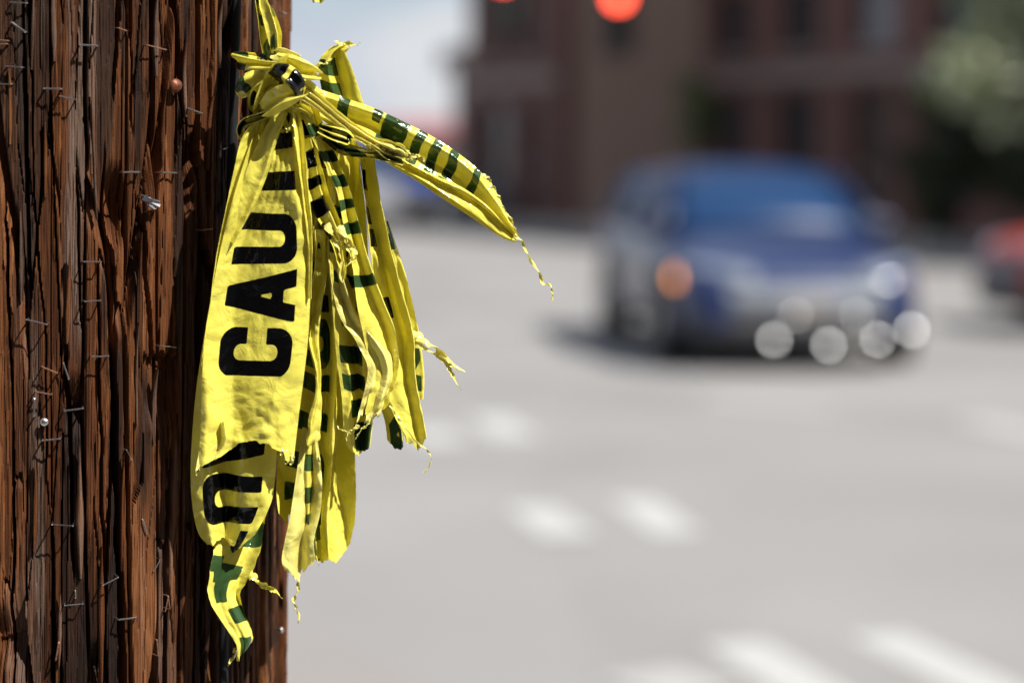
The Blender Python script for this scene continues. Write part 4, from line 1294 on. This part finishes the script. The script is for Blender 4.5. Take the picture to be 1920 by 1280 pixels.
# strip with green bars and the black ring at its end
ribbon('tail', [(612, 330, 6, 640, 330, 5), (616, 460, 8, 662, 470, 5), (622, 560, 8, 680, 575, 6), (630, 660, 8, 692, 665, 6), (640, 740, 7, 696, 745, 5), (644, 800, 6, 698, 790, 4), (650, 838, 6, 694, 832, 4), (660, 858, 6, 688, 855, 4)],
       pl=(1.1, .25), cap=.006, text=('bars', [(20, 29, 0, .8), (44, 53, 0, .8), (66, 74, .1, .9), (88, 103, .25, .8), (116, 128, .1, .78), (135, 146, .1, .82), (152, 164, .3, .8), (170, 188, .35, .95)]), back=True, crump=.7, end=[(0, .96), (.5, 1), (1, .97)], jag=.01, width=.062)
# inner lengths behind the front ones, gathered under the knot
ribbon('tail', [(520, 196, 6, 584, 200, 4), (528, 250, 5, 616, 250, 2), (538, 320, 4, 640, 320, 0), (548, 400, 3, 652, 400, -1), (556, 480, 2, 650, 480, -2)],
       pl=(2.2, .4), cap=.008, text=(10, False), crump=1.0, jag=.04)
ribbon('tail', [(500, 200, 4, 560, 204, 3), (500, 300, 4, 590, 300, 2), (505, 420, 4, 606, 420, 2), (520, 560, 4, 600, 560, 2), (530, 640, 3, 596, 640, 1)],
       pl=(1.8, .1), cap=.008, text=(40, False), crump=.8, jag=.03)
# narrow crushed strip at mid left
ribbon('tail', [(585, 430, 9, 612, 430, 7), (588, 490, 9, 616, 495, 7), (580, 560, 8, 604, 565, 7), (578, 640, 8, 598, 645, 7), (590, 720, 12, 610, 740, 8), (577, 790, 14, 605, 800, 9), (570, 858, 13, 602, 850, 8)],
       pl=(.7, .1), cap=.0045, pale=False, crump=1.3, width=.03, end=[(0, .96), (.5, .99), (1, .93)], jag=.03, nu=30)
# yellow right ribbon with black marks, folded lengthwise
ribbon('tail', [(664, 262, 14, 700, 290, 10), (676, 330, 13, 702, 345, 9), (686, 430, 12, 724, 430, 8), (704, 530, 12, 748, 530, 8), (716, 620, 13, 772, 620, 8), (722, 700, 13, 777, 700, 8), (736, 770, 13, 788, 765, 8), (758, 822, 13, 797, 815, 8), (772, 856, 12, 798, 842, 8)],
       pl=(1.2, .3), cap=.006, text=('bars', [(16, 30, .0, .5), (41, 52, .08, .48), (56, 68, .1, .5), (103, 117, .16, .52)]), crump=1.0, end=[(0, .96), (.4, .97), (.6, 1.0), (.8, .985), (1, .95)], jag=.012, width=.062)
strand([(722, 735, 16), (735, 765, 16), (752, 790, 16), (775, 822, 15), (797, 838, 15), (808, 855, 15), (805, 872, 15), (793, 888, 15)], 6, 3, 4.0)
strand([(772, 628, 10), (795, 640, 12), (818, 655, 12), (838, 672, 12), (845, 680, 12), (872, 697, 13)], 22, 4, .8)
strand([(775, 640, 10), (800, 655, 12), (830, 675, 13), (846, 700, 13), (856, 718, 13), (866, 733, 13)], 16, 3, .9)
strand([(835, 672, 13), (850, 690, 14), (862, 695, 14)], 8, 3, 1)
# broad pale ribbon with green bars, folded in half and frayed at its foot
ribbon('tail', [(555, 196, 20, 592, 196, 17), (574, 245, 22, 606, 239, 18), (590, 276, 22, 617, 270, 18), (609, 315, 22, 634, 311, 18), (627, 357, 22, 649, 354, 18), (639, 414, 21, 664, 405, 17), (660, 498, 20, 692, 496, 17), (668, 570, 20, 716, 560, 16), (682, 630, 20, 740, 625, 15), (694, 690, 19, 744, 690, 14), (690, 740, 19, 728, 742, 14), (668, 800, 19, 706, 790, 14)],
       pl=(1.0, .15), cap=.004, text=('bars', [(3, 8, .0, .3), (15, 23, 0, 1), (34, 42, 0, 1), (52, 60, 0, 1), (68, 75, 0, 1), (84, 92, 0, 1), (120, 128, 0, 1)]), back=True, crump=1.0, width=.05, end=[(0, .95), (.3, 1.0), (.5, .97), (.8, .99), (1, .93)], jag=.03, tb=.7)
ribbon('tail', [(612, 440, 9, 634, 446, 8), (618, 510, 12, 652, 520, 11), (636, 590, 17, 690, 600, 15), (668, 640, 20, 722, 640, 17), (690, 690, 22, 742, 690, 18), (682, 742, 22, 726, 742, 18), (664, 800, 21, 706, 792, 18)],
       pl=(.9, .6), cap=.0045, pale=True, crump=1.9, width=.055, end=[(0, .98), (.25, .92), (.5, 1.0), (.75, .95), (1, .99)], jag=.06, tb=.6)
strand([(672, 796, 22), (664, 806, 22), (655, 808, 22), (640, 806, 22), (634, 797, 22)], 8, 2, 1.5)
strand([(668, 800, 22), (652, 815, 22), (648, 826, 22)], 8, 2, 1.5)
strand([(690, 792, 22), (672, 812, 22), (668, 822, 22)], 6, 2, 1.5)
# crushed black and yellow tail
ribbon('tail', [(562, 262, 24, 586, 258, 20), (568, 300, 26, 594, 292, 21), (572, 345, 27, 606, 335, 22), (584, 390, 28, 618, 372, 24), (604, 428, 28, 634, 410, 25), (622, 462, 28, 646, 450, 26), (632, 505, 28, 648, 500, 26), (632, 534, 28, 642, 530, 26)],
       pl=(1.7, .3), cap=.005, text=('bars', [(8, 20, 0, .7), (26, 33, .1, .9), (40, 52, .0, .75), (56, 68, .0, .25)]), crump=2.0, end=[(0, .97), (.3, .92), (.5, 1), (.75, .94), (1, .98)], jag=.06, width=.066)
strand([(612, 420, 30), (628, 450, 30), (640, 480, 30), (636, 510, 30), (640, 528, 30)], 14, 5, 1.2)
strand([(636, 425, 29), (652, 450, 30), (664, 470, 30), (668, 478, 30), (650, 500, 30)], 16, 4, 1.0)
strand([(640, 440, 29), (656, 470, 30), (660, 488, 30), (655, 492, 30)], 14, 4, 1.2)

# bottom torn piece with green letters
ribbon('tail', [(440, 900, -6, 512, 900, -8), (428, 960, -4, 502, 955, -6), (412, 1000, 0, 493, 1000, -3), (402, 1030, 5, 486, 1036, 2), (393, 1065, 10, 474, 1072, 6), (391, 1120, 11, 452, 1108, 8), (410, 1155, 12, 458, 1148, 9), (430, 1185, 12, 471, 1180, 10), (444, 1208, 12, 472, 1206, 10), (440, 1235, 12, 452, 1222, 10)],
       pl=(.9, .1), cap=.004, text=('bars', [(30, 46, .45, 1), (54, 66, .0, .25), (60, 72, .1, .75), (66, 86, .18, .55), (91, 102, .45, 1.0), (112, 128, .3, .9)]), back=True, crump=.7, end=[(0, 1.0), (.3, .985), (.6, .965), (1, .945)], jag=.008, tb=.75, width=.066, edge=.002)
strand([(468, 1075, 10), (482, 1090, 11), (498, 1098, 11), (515, 1106, 11), (530, 1120, 11)], 20, 4, .8, pale=False)
strand([(444, 1216, 12), (440, 1230, 12), (432, 1240, 12), (428, 1246, 12)], 12, 3, .8)
# second front length, reads downwards: ...A U
ribbon('tail', [(478, 205, 14, 530, 205, 12), (462, 270, 13, 556, 280, 10), (430, 380, 12, 566, 400, 9), (402, 520, 12, 566, 540, 10), (378, 660, 12, 556, 680, 10), (367, 740, 12, 538, 760, 10), (359, 825, 13, 522, 830, 11), (357, 890, 14, 516, 895, 11), (361, 950, 14, 508, 940, 10), (372, 1000, 13, 480, 996, 11), (398, 1034, 11, 448, 1038, 11)],
       pl=(1.3, .05), cap=.006, text=(172, False), crump=.9, end=[(0, .985), (.2, .98), (.4, .968), (.6, .985), (.75, 1.0), (.88, .985), (1, .955)], jag=.008, tb=.75)
# front length: CAUTION reading upwards, left edge folded over
front = ribbon('tail', [(512, 198, 10, 548, 198, 8), (488, 236, 18, 556, 240, 16), (464, 290, 25, 565, 290, 22), (438, 370, 29, 575, 370, 25), (420, 440, 27, 580, 440, 23), (405, 510, 27, 583, 505, 23), (394, 570, 27, 581, 570, 23), (385, 640, 26, 577, 640, 23), (380, 710, 26, 569, 710, 23), (378, 780, 26, 560, 780, 23), (374, 840, 27, 553, 840, 23), (366, 885, 28, 549, 885, 24)],
       pl=(1.6, .1), cap=.008, text=(187, True), crump=1.0, jag=.012, tb=.78,
       end=[(0, .992), (.08, .985), (.25, .955), (.40, .930), (.55, .917), (.7, .925), (.83, .938), (.88, .94), (.92, .972), (1, .975)],
       label='front length printed CAUTION in large black letters')
ribbon('tail', [(378, 800, 29, 420, 790, 28), (376, 835, 30, 424, 826, 29), (370, 862, 31, 414, 846, 30), (366, 884, 31, 392, 868, 30)],
       pl=(1.1, .3), cap=.004, crump=2.2, width=.03, nu=30, jag=.10, tb=.5, pale=True, end=[(0, 1), (.3, .96), (.6, .99), (1, .9)])
strand([(528, 845, 26), (534, 860, 27), (540, 866, 28), (534, 870, 28)], 8, 4, .5)
strand([(548, 850, 25), (550, 864, 26), (544, 869, 27)], 8, 4, .5)
strand([(378, 872, 30), (370, 880, 31), (368, 890, 31)], 12, 4, 1.2)
# yellow edge bands of the front length
ribbon('tail', [(470, 232, 29, 486, 226, 27), (452, 262, 30, 476, 256, 29), (438, 320, 30, 462, 318, 29), (421, 400, 30, 440, 402, 29), (404, 480, 30, 424, 484, 28), (393, 560, 30, 410, 566, 28), (383, 630, 29, 398, 640, 28), (376, 690, 28, 388, 700, 27)],
       pl=(.7, .2), cap=.0035, crump=1.0, width=.014, nu=26, end=[(0, .99), (1, .97)], jag=.01)
ribbon('tail', [(518, 205, 31, 540, 212, 29), (492, 250, 32, 520, 262, 31), (462, 320, 32, 498, 336, 31), (444, 390, 31, 468, 402, 30), (428, 450, 30, 436, 456, 29)],
       pl=(.8, .6), cap=.003, crump=1.0, width=.018, nu=26)
ribbon('tail', [(545, 196, 31, 556, 198, 29), (549, 240, 32, 566, 242, 30), (556, 300, 32, 572, 300, 30), (562, 350, 31, 574, 350, 29), (570, 410, 29, 582, 410, 27), (577, 480, 27, 584, 480, 26), (576, 560, 26, 582, 560, 25)],
       pl=(.7, .3), cap=.003, crump=1.0, width=.012, nu=24)

# ---- right flying ribbon with green bars and its frayed point
ribbon('tail', [(585, 163, 12, 575, 202, 14), (640, 182, 12, 622, 238, 15), (704, 205, 12, 686, 274, 15), (756, 229, 12, 722, 304, 15), (808, 255, 12, 776, 336, 15), (852, 283, 12, 820, 366, 15), (895, 317, 12, 866, 396, 15), (924, 352, 12, 908, 424, 15), (951, 404, 12, 940, 445, 14), (980, 450, 12, 966, 455, 13)],
       pl=(.6, .35), cap=.0035, text=('bars', [(20, 28, .0, .7), (45, 51, .0, .3), (53, 70, .0, .55), (50, 57, .55, .9), (63, 70, .5, .85), (76, 83, .0, .75), (89, 96, .0, .8), (100, 116, .62, .82), (103, 110, .0, .6), (122, 128, .0, .6), (130, 135, .5, .85)]), back=True, crump=.7, jag=.008, tb=.8, end=[(0, .93), (.15, .95), (.4, .985), (.7, 1.0), (1, .99)], label='length blown out to the right, tapering to a thread')
ribbon('tail', [(700, 268, 18, 715, 296, 17), (770, 306, 18, 782, 330, 17), (822, 332, 18, 836, 364, 17), (868, 352, 18, 886, 399, 17), (912, 384, 17, 928, 432, 16), (940, 414, 16, 952, 446, 15), (962, 440, 14, 968, 452, 13)],
       pl=(1.2, .1), cap=.003, crump=.7, width=.034, nu=30)
strand([(962, 440, 13), (979, 452, 13), (990, 474, 13), (997, 490, 13), (1010, 512, 13), (1018, 532, 13), (1030, 530, 13), (1034, 545, 13), (1037, 564, 13)], 9, 4, 2.6)
for a, b in ((915, 332), (925, 348), (934, 366), (944, 386), (955, 404), (965, 424)):
    strand([(a - 10, b - 2, 14), (a + 1, b + 4, 14), (a + 2, b + 10, 14), (a + 6 , b + 20, 14)], 11, 4, .8, jitter=.9)
# upright scrap behind
ribbon('tail', [(606, 184, 4, 684, 202, 2), (598, 140, 5, 666, 145, 3), (598, 116, 6, 655, 115, 4), (612, 98, 7, 648, 96, 5), (634, 80, 7, 660, 84, 5)],
       pl=(.8, .2), cap=.005, text=('bars', [(4, 14, .0, .52), (19, 30, .0, .55)]), back=True, crump=.9, jag=.03, tb=.7, end=[(0, .92), (.4, 1), (1, .96)], width=.06)
strand([(630, 84, 7), (650, 79, 7), (660, 86, 7), (676, 82, 7)], 14, 3, 1.0)
strand([(588, 128, 20), (600, 120, 20), (612, 118, 20), (622, 110, 20)], 9, 3, 1.4)
# bunched frayed rope to the right
ribbon('tail', [(560, 148, 24, 556, 184, 26), (592, 172, 25, 584, 200, 27), (628, 204, 25, 620, 228, 27), (664, 232, 24, 656, 256, 26), (704, 258, 24, 700, 280, 25), (732, 264, 24, 726, 300, 25), (768, 288, 24, 752, 306, 25)],
       pl=(3.2, .2), cap=.006, crump=1.6, pale=True, jag=.10, tb=.72, width=.07, res=.0011)
ribbon('tail', [(596, 238, 20, 600, 262, 22), (640, 266, 21, 636, 290, 23), (664, 274, 22, 662, 296, 24), (690, 280, 22, 688, 298, 24), (712, 274, 22, 708, 302, 24), (744, 268, 22, 738, 308, 24), (766, 280, 22, 758, 312, 23)],
       pl=(2.5, .5), cap=.006, text=(75, True), back=True, crump=1.5, pale=True, jag=.10, tb=.72, width=.06, res=.0011)
for k in range(9):
    a = 690 + 9 * k; b = 272 + 3 * k
    strand([(a, b, 25), (a + 14, b + random.uniform(-8, 6), 26), (a + 26, b + random.uniform(-6, 8), 26), (a + 34, b + random.uniform(-10, 10), 26)], 10, 3, 1.6, jitter=2)
ribbon('tail', [(606, 232, 24, 596, 250, 25), (628, 236, 26, 622, 262, 26), (652, 244, 26, 640, 268, 26), (664, 256, 25, 652, 270, 25)], pl=(2, .2), cap=.004, back=True, text=(30, True), crump=1.6, width=.04, nu=26, jag=.05)

# ---- the knot
def wrap(cx, cy_, rx, ry, d0, dd, a0, a1, w, ang, **kw):
    """a band wound round the knot: an ellipse seen on edge, its far half behind"""
    rows = []
    ca, sa = math.cos(math.radians(ang)), math.sin(math.radians(ang))
    for i in range(11):
        a = math.radians(a0 + (a1 - a0) * i / 10)
        ex, ey = rx * math.cos(a), ry * math.sin(a); z = d0 + dd * math.sin(a)
        x = cx + ex * ca - ey * sa; y = cy_ + ex * sa + ey * ca
        nx, ny = -sa * w / 2, ca * w / 2
        rows.append((x - nx, y - ny, z, x + nx, y + ny, z))
    return ribbon('knot_wrap', rows, **kw)
core = []
nU, nVv = 40, 46
for j in range(nVv):
    for i in range(nU):
        a = 2 * math.pi * i / nU; q = j / (nVv - 1)
        x = 505 + 50 * q + 6 * math.sin(q * 5); y = 108 + 104 * q
        r = (20 + 19 * math.sin(math.pi * min(1, q * 1.05)) ** .8) * (1 + .14 * math.sin(5 * a + 4 * q) + .10 * math.sin(9 * a - 5 * q))
        core.append(tp(x + r * math.cos(a), y + .35 * r * math.cos(a), 12 + r / 2.8 * math.sin(a) * 1.0))
core = np.array(core)
cu = np.tile(np.linspace(0, .076, nU), nVv); cv = np.repeat(np.linspace(0, .1, nVv), nU)
core = core + (np.stack([fbm(cu * 140, cv * 120 + c * 7, 500 + c, 3) for c in range(3)], 1) - .5) * .005
ikc = word_field(cv * 1000 * 1.3 + 60, cu * 1000)
np_mesh('knot_core', core - BO, grid_faces(nVv, nU, True), [M['tape_f']], None, {'ink': ikc, 'tapeco': np.stack([cu, cv, cu * 0 + 3.3], -1)}, True, bundle)
wrap(524, 134, 34, 10, 13, 15, -20, 200, 30, 14, pl=(1.2, .7), cap=.004, text=('bars', [(14, 26, .3, 1)]), crump=1.8, width=.045, nu=30)
ribbon('knot_wrap', [(478, 212, 20, 516, 232, 18), (482, 184, 30, 524, 206, 29), (490, 156, 36, 536, 180, 35), (504, 132, 38, 550, 156, 37), (526, 116, 34, 560, 140, 34), (548, 114, 24, 570, 134, 24)],
       pl=(1.0, .2), cap=.0045, text=('bars', [(8, 26, .5, 1.0), (30, 48, .55, 1.0)]), crump=1.8, width=.032, nu=34)
ribbon('knot_wrap', [(516, 118, 36, 504, 146, 35), (540, 120, 41, 524, 154, 41), (562, 136, 43, 536, 166, 43), (573, 158, 41, 546, 182, 41), (570, 184, 34, 546, 196, 34), (558, 202, 24, 540, 206, 24)],
       pl=(1.3, .6), cap=.004, text=('bars', [(2, 13, 0, 1), (15, 26, .0, .8), (27, 33, .2, 1)]), crump=2.4, width=.026, nu=34)
ribbon('knot_wrap', [(486, 194, 32, 502, 222, 33), (510, 168, 40, 528, 208, 42), (534, 158, 45, 550, 196, 46), (556, 162, 41, 564, 188, 42), (568, 168, 31, 574, 180, 32)],
       pl=(1.3, .3), cap=.004, crump=1.8, width=.03, nu=34)
ribbon('knot_wrap', [(540, 186, 31, 536, 200, 31), (556, 190, 32, 552, 206, 32), (572, 198, 30, 566, 212, 30), (582, 210, 24, 574, 220, 24)],
       pl=(1.3, .3), cap=.003, crump=1.5, width=.03, nu=24)
# loop pointing left
ribbon('loop', [(534, 116, 30, 534, 128, 30), (500, 115, 31, 500, 131, 31), (470, 109, 31, 468, 132, 31), (448, 103, 27, 446, 131, 27), (439, 100, 19, 438, 126, 19), (448, 97, 12, 448, 120, 12), (474, 99, 8, 474, 120, 8), (510, 106, 8, 510, 122, 8)],
       pl=(.8, .2), cap=.0022, text=('bars', [(0, 4, 0, 1), (26, 40, .55, 1), (44, 56, 0, 1)]), back=False, crump=.9, width=.016, nu=28)
ribbon('loop', [(508, 128, 18, 520, 150, 18), (482, 130, 18, 492, 158, 18), (456, 140, 15, 470, 170, 15), (442, 160, 11, 462, 177, 11), (450, 176, 6, 470, 176, 6), (480, 168, 4, 494, 160, 4), (510, 160, 6, 515, 150, 6)],
       pl=(.8, .6), cap=.004, text=('bars', [(18, 27, 0, 1)]), back=True, crump=1.0, width=.03, nu=28)
ribbon('loop', [(520, 138, 26, 534, 150, 26), (496, 150, 28, 506, 168, 28), (476, 166, 27, 488, 184, 27), (469, 186, 24, 480, 198, 24), (474, 205, 18, 484, 206, 18), (492, 206, 14, 500, 196, 14), (512, 192, 14, 516, 182, 14)],
       pl=(1.2, .2), cap=.003, text=(130, True), back=False, crump=1.0, width=.04, nu=28)
ribbon('loop', [(508, 205, 24, 512, 218, 24), (482, 213, 26, 486, 228, 26), (458, 222, 25, 464, 236, 25), (446, 240, 21, 456, 246, 21), (450, 258, 17, 460, 254, 17), (466, 262, 14, 472, 252, 14), (484, 248, 14, 488, 238, 14)],
       pl=(1.2, .2), cap=.003, text=(30, True), crump=.9, width=.03, nu=24)
# puffs to the right of the knot
ribbon('loop', [(522, 100, 26, 528, 136, 30), (546, 104, 29, 546, 150, 34), (572, 116, 28, 566, 154, 33), (590, 128, 24, 582, 150, 27), (598, 134, 18, 592, 142, 20)],
       pl=(1.0, .3), cap=.005, crump=1.6, width=.03, nu=32)
ribbon('loop', [(512, 98, 14, 510, 118, 18), (530, 92, 16, 532, 120, 20), (548, 100, 16, 546, 122, 20), (556, 108, 14, 552, 120, 17)], pl=(1.2, .3), cap=.004, crump=1.8, width=.02, nu=28, pale=True, jag=.05)
ribbon('loop', [(560, 136, 14, 566, 170, 18), (578, 142, 15, 582, 178, 19), (594, 158, 14, 598, 186, 17), (606, 176, 12, 606, 192, 14)], pl=(1.4, .4), cap=.004, crump=1.0, width=.05, nu=30)
# the length that runs up from the knot and round the pole
ribbon('tail', [(497, 112, 14, 522, 108, 12), (490, 80, 12, 524, 78, 9), (484, 40, 6, 520, 40, 3), (477, 0, -6, 502, 0, -8), (470, -60, -24, 490, -60, -26), (466, -120, -44, 484, -122, -46)],
       pl=(1.6, .3), cap=.006, text=(60, True), back=True, crump=.9, width=.06)
ribbon('tail', [(512, 108, 16, 526, 100, 14), (502, 60, 14, 527, 66, 11), (494, 30, 9, 516, 30, 6), (488, 0, 0, 500, 0, -3), (480, -60, -20, 492, -60, -23), (474, -120, -42, 486, -122, -44)],
       pl=(1.3, .7), cap=.004, crump=.8, width=.04, nu=28)
# the band round the pole that carries the knot, above the frame
V = []; nb = 120
zb_ = at(475, -125, TY + .05).z
for i in range(nb):
    a = 2 * math.pi * i / nb
    for k in range(9):
        q = k / 8
        pt = pole_point(a, zb_ + (q - .5) * .05 + .01 * math.sin(a), PR + .008 + .0012 * math.sin(q * 19 + a * 5))
        V.append(np.array(pt))
V = np.array(V); Fb = []
for i in range(nb):
    for k in range(8):
        j = (i + 1) % nb
        Fb.append((i * 9 + k, j * 9 + k, j * 9 + k + 1, i * 9 + k + 1))
bu = np.tile(np.linspace(0, .076, 9), nb); bv = np.repeat(np.linspace(0, 1.0, nb), 9)
np_mesh('pole_band', V - BO, np.array(Fb), [M['tape_f']], None, {'ink': word_field(bv * 1000, bu * 1000), 'tapeco': np.stack([bu, bv, bu * 0], -1)}, True, bundle)
# end of another length peeping in at the top edge
ribbon('tail', [(560, -60, -20, 600, -70, -20), (580, -30, -16, 618, -36, -16), (583, -8, -14, 625, -12, -14), (588, 8, -13, 618, 2, -13)], pl=(1.2, .2), cap=.003, crump=.8, width=.045, nu=28, jag=.06)
